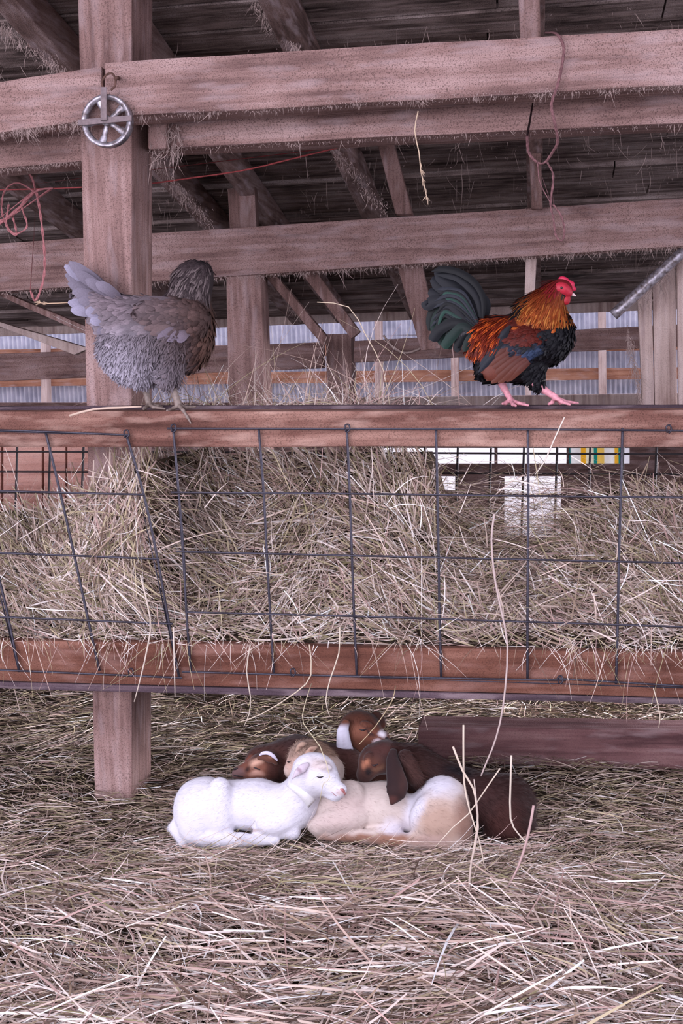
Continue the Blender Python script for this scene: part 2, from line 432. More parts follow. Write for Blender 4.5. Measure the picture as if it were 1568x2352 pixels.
# ------------------------------------------------------------------ organic bodies: blended volumes turned into one skin
class Org:
    def __init__(s, Y): s.Y = Y; s.pr = []
    def w(s, p):
        return P(p[0], p[1], s.Y + (p[2] if len(p) > 2 else 0.0))
    def cone(s, a, b, ra, rb, k=18):
        m = M(s.Y); s.pr.append(('c', s.w(a), s.w(b), ra * m, rb * m, k * m)); return s
    def ell(s, c, rx, ry, rz, ang=0, k=14, tilt=0):
        m = M(s.Y); a = math.radians(ang); b = math.radians(tilt)
        ax = RGT * math.cos(a) - UP * math.sin(a)          # angle measured downward in the photo
        ay = RGT * math.sin(a) + UP * math.cos(a)
        az = FWD * math.cos(b) + ax * math.sin(b); ax = ax * math.cos(b) - FWD * math.sin(b)
        s.pr.append(('e', s.w(c), np.stack([ax, ay, az]), np.array([rx, ry, rz]) * m, None, k * m)); return s
    def d(s, p):
        D = None
        for q in s.pr:
            if q[0] == 'c':
                _, a, b, ra, rb, k = q
                ab = b - a; h = np.clip(((p - a) @ ab) / (ab @ ab + 1e-12), 0, 1)
                e = np.linalg.norm(p - a - h[..., None] * ab, axis=-1) - (ra + (rb - ra) * h)
            else:
                _, c, A, r, _n, k = q
                l = (p - c) @ A.T
                k0 = np.linalg.norm(l / r, axis=-1); k1 = np.linalg.norm(l / (r * r), axis=-1) + 1e-9
                e = k0 * (k0 - 1) / k1
            if D is None: D = e
            else:
                hh = np.maximum(k - np.abs(D - e), 0) / k
                D = np.minimum(D, e) - hh * hh * k * 0.25
        return D
    def mesh(s, h):
        lo = np.full(3, 1e9); hi = -lo
        for q in s.pr:
            if q[0] == 'c':
                for c, r in ((q[1], q[3]), (q[2], q[4])): lo = np.minimum(lo, c - r); hi = np.maximum(hi, c + r)
            else:
                r = q[3].max(); lo = np.minimum(lo, q[1] - r); hi = np.maximum(hi, q[1] + r)
        lo -= 3 * h; hi += 3 * h
        n = np.ceil((hi - lo) / h).astype(int) + 1
        G = np.stack(np.meshgrid(*[lo[i] + h * np.arange(n[i]) for i in range(3)], indexing='ij'), -1)
        Fv = s.d(G.reshape(-1, 3)).reshape(n)
        ins = Fv < 0
        c = np.zeros(n - 1, int)
        for dx in (0, 1):
            for dy in (0, 1):
                for dz in (0, 1): c += ins[dx:n[0] - 1 + dx, dy:n[1] - 1 + dy, dz:n[2] - 1 + dz]
        act = (c > 0) & (c < 8)
        ids = -np.ones(n - 1, int); ids[act] = np.arange(act.sum())
        I = np.argwhere(act); acc = np.zeros((len(I), 3)); cnt = np.zeros(len(I))
        cor = [(x, y, z) for x in (0, 1) for y in (0, 1) for z in (0, 1)]
        for a in cor:
            for ax in range(3):
                if a[ax]: continue
                b = list(a); b[ax] = 1
                fa = Fv[tuple((I + np.array(a)).T)]; fb = Fv[tuple((I + np.array(b)).T)]
                x = (fa < 0) != (fb < 0)
                t = np.where(x, fa / (fa - fb + 1e-12 * (fa == fb)), 0)
                q = np.array(a, float)[None] + t[:, None] * (np.array(b) - np.array(a))[None]
                acc += np.where(x[:, None], q, 0); cnt += x
        V = lo + h * (I + acc / cnt[:, None])
        Qs = []
        for ax in range(3):
            b1, b2 = [(1, 2), (2, 0), (0, 1)][ax]
            sl0 = [slice(None)] * 3; sl1 = [slice(None)] * 3
            sl0[ax] = slice(0, n[ax] - 1); sl1[ax] = slice(1, n[ax])
            A = ins[tuple(sl0)]; B = ins[tuple(sl1)]
            E = np.argwhere(A != B)
            E = E[(E[:, b1] > 0) & (E[:, b2] > 0) & (E[:, b1] < n[b1] - 1) & (E[:, b2] < n[b2] - 1)]
            e1 = np.zeros(3, int); e1[b1] = 1; e2 = np.zeros(3, int); e2[b2] = 1
            q = np.stack([ids[tuple((E - e1 - e2).T)], ids[tuple((E - e2).T)], ids[tuple(E.T)], ids[tuple((E - e1).T)]], 1)
            flip = ~A[tuple(E.T)]
            q[flip] = q[flip][:, ::-1]
            Qs.append(q)
        Q = np.concatenate(Qs)
        e = h * 0.5
        N = np.stack([s.d(V + np.eye(3)[i] * e) - s.d(V - np.eye(3)[i] * e) for i in range(3)], 1)
        return V, Q, nz(N)
    def hit(s, px, py, lift=0.0):          # point of the skin seen at a photo pixel
        dv = ray(px, py); dv = dv / np.linalg.norm(dv); t = 2.0
        best = (1e9, t)
        for _ in range(160):
            dd = float(s.d((CAM + dv * t)[None])[0])
            if abs(dd) < best[0]: best = (abs(dd), t)
            t += dd * 0.6
            if abs(dd) < 2e-4 or t > 4.5: break
        t = best[1]
        return CAM + dv * (t - lift)

def pdir(dx, dy, df=0.0):                  # a direction given as photo right, photo down, away
    v = RGT * dx - UP * dy + FWD * df
    return v / np.linalg.norm(v)

def on_skin(V, N, n, flow, mask=None):
    idx = np.arange(len(V)) if mask is None else np.flatnonzero(mask)
    k = rng.choice(idx, n)
    p, q = V[k], N[k]
    fl = flow[k] if isinstance(flow, np.ndarray) and flow.ndim == 2 else np.broadcast_to(flow, p.shape)
    tg = nz(fl - q * np.sum(fl * q, 1)[:, None])
    return k, p, q, tg
# ================================================================== the barn shell
def zr(Y): return 2.91 - 0.17 * Y

# floor and yard
bm = bmesh.new()
add_box(bm, (-4.4, -1.5, -0.12), (3.1, 8.9, -0.02), 0)
o = bm_obj('floor', bm, EARTH); tag(o, 'trodden earth floor under the hay bedding', 'floor', kind='structure')
YARD = plain('pale_yard', (236, 230, 226), 0.9, 0.1, 0, 0.1, 2)
bm = bmesh.new(); add_box(bm, (-14, 8.92, -0.16), (16, 40, -0.06), 0)
o = bm_obj('yard_ground', bm, YARD); tag(o, 'bright pale yard outside, seen through the openings at the back', 'ground', kind='structure')

# roof boards
bm = bmesh.new()
y = 2.5; r_ = random.Random(3)
while y < 7.95:
    w = r_.uniform(0.13, 0.2); dz = r_.uniform(0, 0.028)
    x = -4.6 + r_.uniform(-2, 0)
    while x < 3.3:
        ln = r_.uniform(1.6, 3.2); d2 = dz + r_.uniform(-.006, .006)
        x1, y1 = x + ln - 0.006, y + w - r_.uniform(0.004, 0.014)
        add_hex(bm, [(x, y, zr(y) + d2 + .025), (x1, y, zr(y) + d2 + .025), (x1, y, zr(y) + d2), (x, y, zr(y) + d2)],
                [(x, y1, zr(y1) + d2 + .025), (x1, y1, zr(y1) + d2 + .025), (x1, y1, zr(y1) + d2), (x, y1, zr(y1) + d2)], 0)
        x += ln
    y += w
add_hex(bm, [(-4.7, 2.45, zr(2.45) + .09), (3.3, 2.45, zr(2.45) + .09), (3.3, 2.45, zr(2.45) + .06), (-4.7, 2.45, zr(2.45) + .06)],
        [(-4.7, 8.1, zr(8.1) + .09), (3.3, 8.1, zr(8.1) + .09), (3.3, 8.1, zr(8.1) + .06), (-4.7, 8.1, zr(8.1) + .06)], 0)
o = bm_obj('ceiling', bm, ROOFB); tag(o, 'dark dusty roof boards running across above the beams', 'roof boards', kind='structure')

bm = bmesh.new(); add_box(bm, (-4.6, 8.1, zr(8.1) - .035), (3.3, 8.13, zr(8.1) + .08))
o = bm_obj('trim_1', bm, PALE); tag(o, 'pale strip along the far edge of the roof boards', 'trim', kind='structure')
# side walls
for nm, x0, x1, lab in (('wall_left', -4.6, -4.5, 'dark board wall on the left side of the barn'), ('wall_right', 3.1, 3.2, 'dark board wall on the right side of the barn')):
    bm = bmesh.new()
    yy = 5.6
    while yy < 8.0:
        add_box(bm, (x0 + r_.uniform(0, .01), yy, -0.1), (x1, yy + .195, 2.6), 0.002); yy += 0.2
    o = bm_obj(nm, bm, DKZ); tag(o, lab, 'wall', kind='structure')

# back wall with low openings
YB = 10.6
YW = 8.8
solid = [(-700, 925, 880, 1300), (880, 925, 2300, 1029), (1135, 1029, 1142, 1066), (1301, 1029, 1307, 1066), (1447, 1029, 2300, 1300),
         (880, 1066, 1447, 1094), (880, 1094, 985, 1300), (1045, 1094, 1158, 1300), (1288, 1094, 1447, 1300), (985, 1128, 1045, 1300), (1158, 1236, 1288, 1300)]
bm = bmesh.new()
for x0, y0, x1, y1 in solid:
    q = [P(x0, y0, YW), P(x1, y0, YW), P(x1, y1, YW), P(x0, y1, YW)]
    if y1 == 1300: q[2][2] = q[3][2] = -0.06
    add_hex(bm, q, [p + np.array([0, .06, 0]) for p in q], 0)
o = bm_obj('wall_back', bm, DKX); tag(o, 'low dark back wall with bright openings behind the hay', 'wall', kind='structure')

# corrugated sheet above it
xs = np.arange(-5.2, 3.6, 0.005)
z0 = P(784, 928, YB)[2]
prof = 0.018 * np.sin(xs * 2 * math.pi / 0.04)
zs = np.array([z0 - .02, z0 + .25, z0 + .7, 2.6])
V = np.stack([np.repeat(xs, 4), np.repeat(YB + .0 + prof, 4), np.tile(zs, len(xs))], 1)
i = (np.arange(len(xs) - 1) * 4)[:, None] + np.arange(3)[None]
Q = np.stack([i, i + 4, i + 5, i + 1], -1).reshape(-1, 4)
o = mesh_np('wall_sheeting', V, Q, ZINC, loc=(0, YB, z0))
sm = o.modifiers.new('thick', 'SOLIDIFY'); sm.thickness = 0.002
tag(o, 'grey corrugated metal sheeting across the far end of the barn', 'wall', kind='structure')

# the bright striped cloth outside the right-hand opening
m_, nt_, b_ = new_mat('striped_cloth', 0.8, 0.1)
tc = nd(nt_, 'ShaderNodeTexCoord'); sx = nd(nt_, 'ShaderNodeSeparateXYZ'); nt_.links.new(tc.outputs['Generated'], sx.inputs[0])
rp = ramp(nt_, [(0.0, L4(60, 150, 150))] + [(p, L4(*c)) for p, c in ((.06, (250, 250, 245)), (.22, (252, 214, 90)), (.3, (250, 246, 225)), (.42, (70, 185, 175)), (.47, (248, 226, 150)), (.58, (250, 250, 245)), (.74, (252, 216, 100)), (.8, (70, 180, 180)), (.86, (250, 250, 250)))])
rp.color_ramp.interpolation = 'CONSTANT'; nt_.links.new(sx.outputs[0], rp.inputs[0])
tr = nd(nt_, 'ShaderNodeBsdfTranslucent'); mxs = nd(nt_, 'ShaderNodeMixShader'); mxs.inputs[0].default_value = .8
nt_.links.new(rp.outputs[0], b_.inputs['Base Color']); nt_.links.new(rp.outputs[0], tr.inputs[0])
nt_.links.new(b_.outputs[0], mxs.inputs[1]); nt_.links.new(tr.outputs[0], mxs.inputs[2])
nt_.links.new(mxs.outputs[0], nt_.nodes['Material Output'].inputs[0])
a, b2 = P(1300, 1015, 9.4), P(1450, 1085, 9.4)
xs = np.linspace(a[0], b2[0], 80); V = np.stack([np.repeat(xs, 2), np.repeat(9.4 + .01 * np.sin(xs * 70), 2), np.tile([-0.06, a[2]], 80)], 1)
i = np.arange(79) * 2; o = mesh_np('striped_cloth', V, np.stack([i, i + 2, i + 3, i + 1], 1), m_, loc=(a[0], 9.4, -0.06))
sm = o.modifiers.new('thick', 'SOLIDIFY'); sm.thickness = 0.003
tag(o, 'bright cloth with teal and yellow upright stripes behind the opening at the right', 'cloth')

# far girts, studs and the third bent
for q, Yq, dp, mt, nm, lab in (
    ([(-700, 815), (2300, 762), (2300, 790), (-700, 843)], 10.4, .1, ORANGE, 'wall_girt', 'upper reddish brown girt across the far corrugated sheeting'),
    ([(-700, 868), (2300, 836), (2300, 862), (-700, 896)], 10.4, .1, ORANGE, 'wall_girt', 'lower reddish brown girt across the far corrugated sheeting, near the rail'),
    ([(700, 915), (2300, 893), (2300, 950), (700, 950)], 8.2, .06, PALE, 'pale_plank', 'pale plank low across the back, just above the top rail behind the rooster'),
):
    timber(nm, q, Yq, dp, mt, lab, 'girt' if 'girt' in nm else 'plank')
for x0, x1, y0, y1, lab in ((859, 875, 705, 935, 'pale wall stud behind the tall loose hay, left of the rooster'),
                            (1034, 1051, 705, 935, 'pale wall stud directly below the rooster tail'),
                            (1374, 1391, 700, 935, 'pale wall stud right of the rooster head'),
                            (1205, 1218, 860, 935, 'short pale wall stud between the rooster legs'),
                            (92, 106, 780, 945, 'pale wall stud at the far left of the back wall')):
    timber('wall_stud', [(x0, y0), (x1, y0), (x1 + 2, y1), (x0 + 2, y1)], 10.3, .11, PALE, lab, 'stud', group='studs on the far wall')

Y3 = 7.1
timber('timber_post', [(748, 768), (806, 766), (815, 1160), (754, 1160)], Y3 + .1, .16, WZ, 'small far barn post standing behind the loose hay in mid-frame', 'post')
timber('cross_beam', [(812, 783), (1900, 728), (1900, 778), (812, 833)], Y3, .1, WX, 'third, most distant cross beam behind the rooster', 'beam')
timber('cross_beam', [(-500, 830), (740, 786), (740, 846), (-500, 895)], Y3, .1, WX, 'third, most distant cross beam behind the hen, left half', 'beam')

# second bent
Y2 = 5.0
timber('cross_beam', [(-500, 592), (1950, 429), (1950, 540), (-500, 703)], Y2, .12, WX, 'second cross beam, passing behind and above both birds', 'beam')
timber('timber_post', [(519, 634), (597, 628), (617, 1150), (528, 1150)], Y2 + .02, .15, WZ, 'thinner grey-brown post with a long crack, right of the hen', 'post')

# front bent
Y1 = 3.41
timber('timber_post', [(177, -60), (303, -60), (303, 1840), (217, 1840)], Y1, .19, WZ, 'thick square front post behind the hen, bearing the pulley', 'post', rough=.002)
timber('cross_beam', [(239, 143), (1950, 40), (1950, 174), (239, 270)], 3.285, .122, WX, 'long top front beam running from the pulley to the right edge', 'beam', rough=.003)
timber('cross_beam', [(-400, 246), (233, 151), (233, 271), (-400, 362)], 3.285, .122, WX, 'short top front beam left of the pulley, saw marked', 'beam', rough=.003)
timber('cross_beam', [(338, 255), (1950, 186), (1950, 264), (338, 342)], 3.47, .14, WX, 'lower front tie timber directly under the long top beam', 'beam', rough=.003)
timber('cross_beam', [(-400, 335), (203, 290), (203, 368), (-400, 428)], 3.47, .14, WX, 'lower front tie timber left of the post', 'beam', rough=.003)
# block between the tie and the post
timber('wood_block', [(340, 275), (383, 272), (383, 341), (340, 344)], 3.44, .028, WZ, 'short wood block nailed on the lower tie beside the post', 'block')

# rafters under the roof boards
def rafter(pts, w, lab, h=.11):
    X = []
    for px, py in pts:
        d = ray(px, py); Y = (2.91 - .02 - h - HCAM) / (d[2] / d[1] + .17); X.append(d[0] / d[1] * Y)
    x = float(np.mean(X)); bm = bmesh.new(); Ya, Yb = 2.6, 7.75
    f = [(x - w / 2, Ya, zr(Ya) - .003), (x + w / 2, Ya, zr(Ya) - .003), (x + w / 2, Ya, zr(Ya) - h), (x - w / 2, Ya, zr(Ya) - h)]
    b = [(x - w / 2, Yb, zr(Yb) - .003), (x + w / 2, Yb, zr(Yb) - .003), (x + w / 2, Yb, zr(Yb) - h), (x - w / 2, Yb, zr(Yb) - h)]
    add_hex(bm, f, b, .004); rough_up(bm, .004, 24)
    tag(bm_obj('roof_rafter', bm, DKY), lab, 'rafter', 'rafters under the roof', 'thing')
rafter([(625, 50), (815, 410)], .075, 'dusty rafter running down between the upper beams near the middle')
rafter([(70, 110), (410, 440)], .075, 'dusty rafter passing behind the front post near the pulley')
rafter([(740, 690)], .06, 'thin rafter slanting down behind the second post')
rafter([(1225, 60), (1228, 390)], .06, 'rafter running straight back on the right, behind the hanging twine')
rafter([(-300, 200)], .075, 'rafter at the far left edge')

# short uprights and braces between beams and roof
def upright(q, Y, dp, mt, lab, cat='upright', nm='short_upright'):
    timber(nm, q, Y, dp, mt, lab, cat)
upright([(1188, -60), (1238, -60), (1242, 96), (1194, 100)], 3.5, .06, DKZ, 'short upright on the long top beam near the hanging twine')
upright([(58, -40), (103, -40), (106, 108), (62, 108)], 3.75, .06, DKZ, 'short upright at the top left corner')
upright([(1213, 312), (1240, 310), (1246, 480), (1220, 480)], 4.9, .05, DKZ, 'short upright on the second beam behind the hanging twine loop')
upright([(866, 330), (905, 330), (947, 492), (908, 492)], 4.9, .06, DKZ, 'slanting short upright beside the middle rafter, above the second beam')
upright([(522, 432), (584, 428), (590, 540), (528, 545)], 5.2, .06, DKZ, 'short upright above the second post')
upright([(1208, 560), (1234, 558), (1226, 705), (1203, 705)], 5.118, .04, PALE, 'pale short upright under the second beam, behind the rooster neck')
timber('diagonal_brace', [(908, 596), (966, 592), (1010, 800), (966, 806)], 5.118, .05, DKZ, 'cobwebbed slanting brace behind the rooster tail', 'brace')
timber('diagonal_brace', [(608, 634), (634, 632), (752, 775), (742, 796)], 5.118, .05, DKZ, 'thin slanting brace right of the second post', 'brace')
timber('diagonal_brace', [(686, 620), (722, 618), (826, 762), (806, 778)], 5.118, .05, DKZ, 'wider slanting brace meeting the small far post', 'brace')
timber('diagonal_brace', [(-80, 645), (10, 672), (215, 757), (205, 772)], 5.118, .05, DKZ, 'slanting brace behind the hen tail', 'brace')
timber('diagonal_brace', [(-80, 720), (0, 740), (205, 800), (170, 815)], 6.2, .05, PALE, 'pale slanting plank at the left edge, behind the hen tail', 'brace')

# upright boards at the right
for q, lab in (([(1464, 690), (1496, 640), (1504, 1010), (1478, 1010)], 'leftmost upright board of the pale boards at the right edge'),
               ([(1498, 628), (1551, 600), (1556, 1010), (1505, 1010)], 'broad upright board in the middle of the pale boards at the right edge'),
               ([(1554, 585), (1700, 560), (1700, 1010), (1559, 1010)], 'upright board cut off by the right edge of the frame')):
    timber('wall_board', q, 5.3 if 'cut' not in lab else 5.25, .03, PALE, lab, 'board', group='upright boards at the right edge')
tube('metal_pipe', [P(1408, 724, 5.1), P(1484, 655, 5.1), P(1575, 572, 5.1)], 0.021, STEEL, sides=12)
o = bpy.data.objects['metal_pipe']; tag(o, 'slanting grey metal pipe at the right, below the second beam', 'pipe')

# partition seen behind the hay at the left
bm = bmesh.new()
for x0, x1 in ((-420, -290), (-286, -130), (-126, 2), (7, 96), (101, 150), (154, 208)):
    q = [P(x0, 1000, 4.5), P(x1, 1000, 4.5), P(x1, 1190, 4.5), P(x0, 1190, 4.5)]
    add_hex(bm, q, [p + np.array([0, .03, 0]) for p in q], .004)
o = bm_obj('plank_partition', bm, PINK); tag(o, 'pinkish plank partition behind the feeder at the left', 'partition', kind='thing')

# timber lying on the ground
timber('ground_timber', [(960, 1668), (2300, 1690), (2300, 1790), (960, 1752)], 3.72, .12, SILL, 'long dark timber lying on the hay behind the brown kids', 'timber')

# ================================================================== pulley, cords
def build_pulley():
    Y = 3.262; c = P(247, 279, Y); m = M(Y, 247, 279)
    t = thing('pulley_wheel', 'round five-spoked metal pulley hanging on the joint of the top front beams', 'pulley', c)
    def loc(dx, dy, dY=0): return P(247 + dx, 279 + dy, Y + dY)
    ex, ez = np.array([1, 0, -.03]), np.array([.03, 0, 1])
    # grooved rim
    pro = [(49, -9), (56, -11), (60, -11), (56.5, -2), (56.5, 2), (60, 11), (56, 11), (49, 9)]
    n = 64; V = []; Q = []
    for i in range(n):
        a = 2 * math.pi * i / n
        for r, y in pro: V.append(c + (ex * math.cos(a) + ez * math.sin(a)) * r * m * .98 + np.array([0, y * m, 0]))
    k = len(pro)
    for i in range(n):
        for j in range(k): Q.append((i * k + j, i * k + (j + 1) % k, ((i + 1) % n) * k + (j + 1) % k, ((i + 1) % n) * k + j))
    mesh_np('rim', V, Q, STEEL, t)
    V, Q = tube_arrays([c + np.array([0, -.016, 0]), c + np.array([0, .016, 0])], .013, 16); mesh_np('hub', V, Q, STEEL, t)
    for k in range(5):
        a = math.radians(255 + 72 * k); dr = ex * math.cos(a) + ez * math.sin(a)
        pts = [c + dr * .008, c + dr * 28 * m, c + dr * 52 * m]
        V, Q = tube_arrays(catmull(pts, 5), np.interp(np.linspace(0, 1, 11), [0, .5, 1], [.006, .007, .012]), 8)
        V[:, 1] = (V[:, 1] - c[1]) * .6 + c[1]
        mesh_np('spoke', V, Q, STEEL, t)
    bm = bmesh.new(); q = [loc(-62, -1), loc(61, -11), loc(61, 2), loc(-62, 13)]
    q = [p + np.array([0, -.022, 0]) for p in q]; add_hex(bm, q, [p + np.array([0, .006, 0]) for p in q], .001)
    bm_obj('cross_bracket', bm, STRAP, t)
    bm = bmesh.new(); q = [loc(-8, -74), loc(6, -74), loc(6, 2), loc(-8, 2)]
    q = [p + np.array([0, -.029, 0]) for p in q]; add_hex(bm, q, [p + np.array([0, .006, 0]) for p in q], .001)
    bm_obj('hanger_strap', bm, STRAP, t)
    tube('wire_loop', [loc(-7, -70, -.02), loc(-13, -88, -.02), loc(-4, -106, -.015), loc(10, -110, -.012), loc(18, -97, -.012), loc(17, -82, -.016), loc(8, -72, -.02)], .0028, RUSTY, t)
    tube('nail', [loc(20, -100, -.03), loc(24, -100, .02)], .005, RUSTY, t)
build_pulley()

def cord(name, pts, r, mat, lab, cat, Y=None, strandsn=1, parent=None):
    w = [P(*p) if len(p) == 3 else P(p[0], p[1], Y) for p in pts]
    parts = []
    c = catmull(w, 8)
    for k in range(strandsn):
        a = np.linspace(0, 2 * math.pi * len(w) * .9, len(c)) + k * 2 * math.pi / strandsn
        off = (np.cos(a)[:, None] * np.array([1, 0, 0]) + np.sin(a)[:, None] * np.array([0, 1, 0])) * (r * .9 if strandsn > 1 else 0)
        parts.append(tube_arrays(c + off, r, 7))
    V, Q, _ = merge(parts)
    o = mesh_np(name, V, Q, mat, parent, loc=None if parent else V.mean(0))
    if lab: tag(o, lab, cat)
    return o
cord('red_cord', [(-40, 437, 4.2), (90, 434, 4.0), (190, 430, 3.72), (300, 425, 3.72), (350, 421, 3.72), (430, 410, 3.74), (560, 391, 3.78), (690, 360, 3.82), (782, 338, 3.84)], .0022, REDC,
     'thin red cord strung from behind the front post up to the right', 'cord', strandsn=2)
tw = thing('twine_tangle', 'tangled pink twine hanging at the left edge', 'twine', P(60, 470, 3.9))
for pts, r in (([(-20, 530), (40, 480), (82, 440), (120, 432)], .003), ([(-20, 515), (30, 492), (80, 438)], .003), ([(84, 442), (94, 500), (102, 580), (100, 640), (82, 690), (70, 668)], .0024),
               ([(80, 440), (40, 420), (10, 440), (5, 490), (30, 535), (62, 520), (50, 470), (75, 445)], .002), ([(82, 440), (74, 410), (60, 390)], .002), ([(20, 470), (15, 520), (38, 540), (30, 500)], .002)):
    cord('twine_strand', pts, r, PINKC, None, None, Y=3.9, strandsn=2, parent=tw)
tw = thing('twine_loop', 'long mauve twine looped over the top front beam, hanging down at the right', 'twine', P(1270, 300, 3.26))
Yt = 3.262
cord('twine_strand', [(1252, 75, 3.42), (1278, 78, 3.27), (1294, 108, Yt), (1290, 150, Yt), (1280, 195, Yt), (1266, 240, Yt), (1273, 280, Yt), (1280, 325, 3.3), (1268, 350, 3.33), (1250, 374, 3.35), (1232, 372, 3.35), (1214, 350, 3.35), (1210, 312, 3.42)], .0022, MAUVE, None, None, strandsn=3, parent=tw)
cord('twine_strand', [(1234, 374, 3.35), (1240, 420, 3.35), (1266, 470, 3.35)], .0013, MAUVE, None, None, parent=tw)
cord('twine_strand', [(1256, 372, 3.35), (1270, 405, 3.35), (1264, 468, 3.35), (1270, 500, 3.35), (1276, 540, 3.35), (1290, 553, 3.35), (1296, 530, 3.35), (1288, 495, 3.35), (1270, 470, 3.35)], .0017, MAUVE, None, None, strandsn=2, parent=tw)
cord('white_cable', [(880, 770, 7.085), (905, 800, 7.085), (935, 810, 7.085), (975, 795, 7.085), (1010, 770, 7.085)], .006, PALE, 'pale cable sagging against the third beam, left of the rooster', 'cable')
# ================================================================== the hay feeder
YF = 3.25
feeder = thing('hay_feeder', 'wooden hay feeder with red-brown rails between the birds and the kids', 'feeder', (float(P(560, 1000, YF)[0]), YF + .3, 0))
timber('top_rail', [(-500, 947), (2100, 940), (2100, 1027), (-500, 1027)], YF, .13, RAIL, None, None, bev=.006, parent=feeder, rough=.003)
timber('rail_ledge', [(-500, 935), (2100, 928), (2100, 980), (-500, 988)], YF + .131, .045, DARKB, None, None, bev=.005, parent=feeder, rough=.003)
timber('front_board', [(-500, 1462), (2100, 1508), (2100, 1617), (-500, 1552)], YF, .04, RUST, None, None, bev=.005, parent=feeder, rough=.003)
timber('trough_floor', [(-500, 1554), (2100, 1619), (2100, 1632), (-500, 1571)], YF - .004, .95, DARKB, None, None, bev=.004, parent=feeder, rough=.003)
feeder.children[0]['label'] = 'worn red-brown top rail the birds stand on'
feeder.children[1]['label'] = 'dark plank along the back of the top rail'
feeder.children[2]['label'] = 'red-brown front board with hay spilling over it'
feeder.children[3]['label'] = 'dark bottom edge'

def wire_panel(name, lab, verts, hors, Y, r, ties, mat=WIRE, grp=None):
    pts = [P(*p, Y) for w in verts for p in w]
    t = thing(name, lab, 'wire panel', np.min(np.array(pts), 0), group=grp)
    rr = np.random.default_rng(4)
    for w in verts:
        tube('upright_wire', [P(x, y, Y) + np.array([0, rr.uniform(-.002, .002), 0]) for x, y in w], r, mat, t, sides=7, smooth_n=5)
    for w in hors:
        tube('cross_wire', [P(x, y, Y - 2 * r) for x, y in w], r * .8, mat, t, sides=7, smooth_n=5)
    for x, y in ties:
        tube('wire_hook', [P(x - 3, y + 8, Y - .008), P(x - 5, y - 6, Y - .01), P(x + 3, y - 9, Y - .004), P(x + 6, y + 2, Y - .008), P(x, y + 9, Y - .01)], .0022, mat, t, sides=6)
    return t
wire_panel('wire_panel', 'right-hand wire mesh panel holding the hay in the feeder',
    [[(397, 982), (410, 1130), (421, 1270), (428, 1400), (438, 1543)], [(594, 984), (605, 1130), (613, 1275), (620, 1410), (628, 1545)],
     [(796, 982), (803, 1133), (808, 1277), (813, 1415), (819, 1553)], [(1001, 984), (1004, 1135), (1007, 1281), (1009, 1421), (1013, 1558)],
     [(1212, 984), (1213, 1138), (1212, 1286), (1211, 1426), (1211, 1562)], [(1429, 984), (1425, 1140), (1421, 1288), (1418, 1432), (1414, 1570)],
     [(1650, 984), (1640, 1145), (1632, 1290), (1624, 1438), (1616, 1578)]],
    [[(384, 984), (800, 985), (1200, 986), (1700, 990)], [(393, 1131), (800, 1134), (1200, 1139), (1700, 1144)], [(404, 1267), (800, 1276), (1200, 1285), (1700, 1296)],
     [(428, 1406), (800, 1415), (1200, 1428), (1700, 1444)], [(418, 1543), (800, 1553), (1270, 1562), (1300, 1560), (1700, 1584)]],
    YF - .012, .0034, [(398, 984), (797, 984), (1535, 986), (1286, 1562), (672, 1545)])
wire_panel('wire_panel', 'left-hand wire mesh panel, leaning, behind the hay at the left',
    [[(-60, 1130), (-20, 1270), (8, 1372), (45, 1543)], [(104, 990), (138, 1130), (170, 1275), (202, 1420), (228, 1541)], [(290, 998), (328, 1130), (360, 1275), (386, 1420), (411, 1556)]],
    [[(-300, 984), (0, 988), (298, 999)], [(-300, 1118), (0, 1128), (331, 1136)], [(-300, 1262), (0, 1270), (366, 1284)], [(-300, 1405), (0, 1417), (396, 1433)], [(-300, 1528), (0, 1539), (418, 1557)]],
    YF - .012, .0036, [(290, 997), (300, 1545)])
wire_panel('back_wire_panel', 'dark wire grid at the back of the feeder, behind the hay',
    [[(x, 1015), (x - 3, 1100), (x - 8, 1280)] for x in list(range(-340, 300, 76)) + list(range(900, 1800, 76))],
    [[(-400, y), (600, y + 3), (1800, y + 8)] for y in (1036, 1082, 1130)], 4.25, .0042, [], BWIRE)

# ================================================================== hay
HAYC = lin([(227, 209, 199), (207, 185, 172), (181, 156, 144), (182, 166, 136), (148, 126, 108), (140, 130, 98), (96, 76, 65), (176, 145, 138), (243, 231, 225)])
def hay_cols(n, w, jit=.14):
    c = HAYC[rng.choice(len(HAYC), n, p=np.array(w) / sum(w))]
    return np.clip(c * (1 + rng.normal(0, jit, (n, 1))), .01, .9)

def gh(x, y):                            # height of the bedding
    p = np.stack([x, y, np.zeros_like(x)], 1)
    h = .018 + .022 * wob(p, 3.1, 2.0) + .010 * wob(p, 9.0, 5.0)
    nest = np.exp(-(((x + .5) / .62) ** 4 + ((y - 3.22) / .36) ** 4)); h = h * (1 - .9 * nest) - .004 * nest
    h = h + .05 * np.clip((y - 3.9) / 1.0, 0, 1) + .03 * np.exp(-((y - 2.55) / .25) ** 2)
    return h

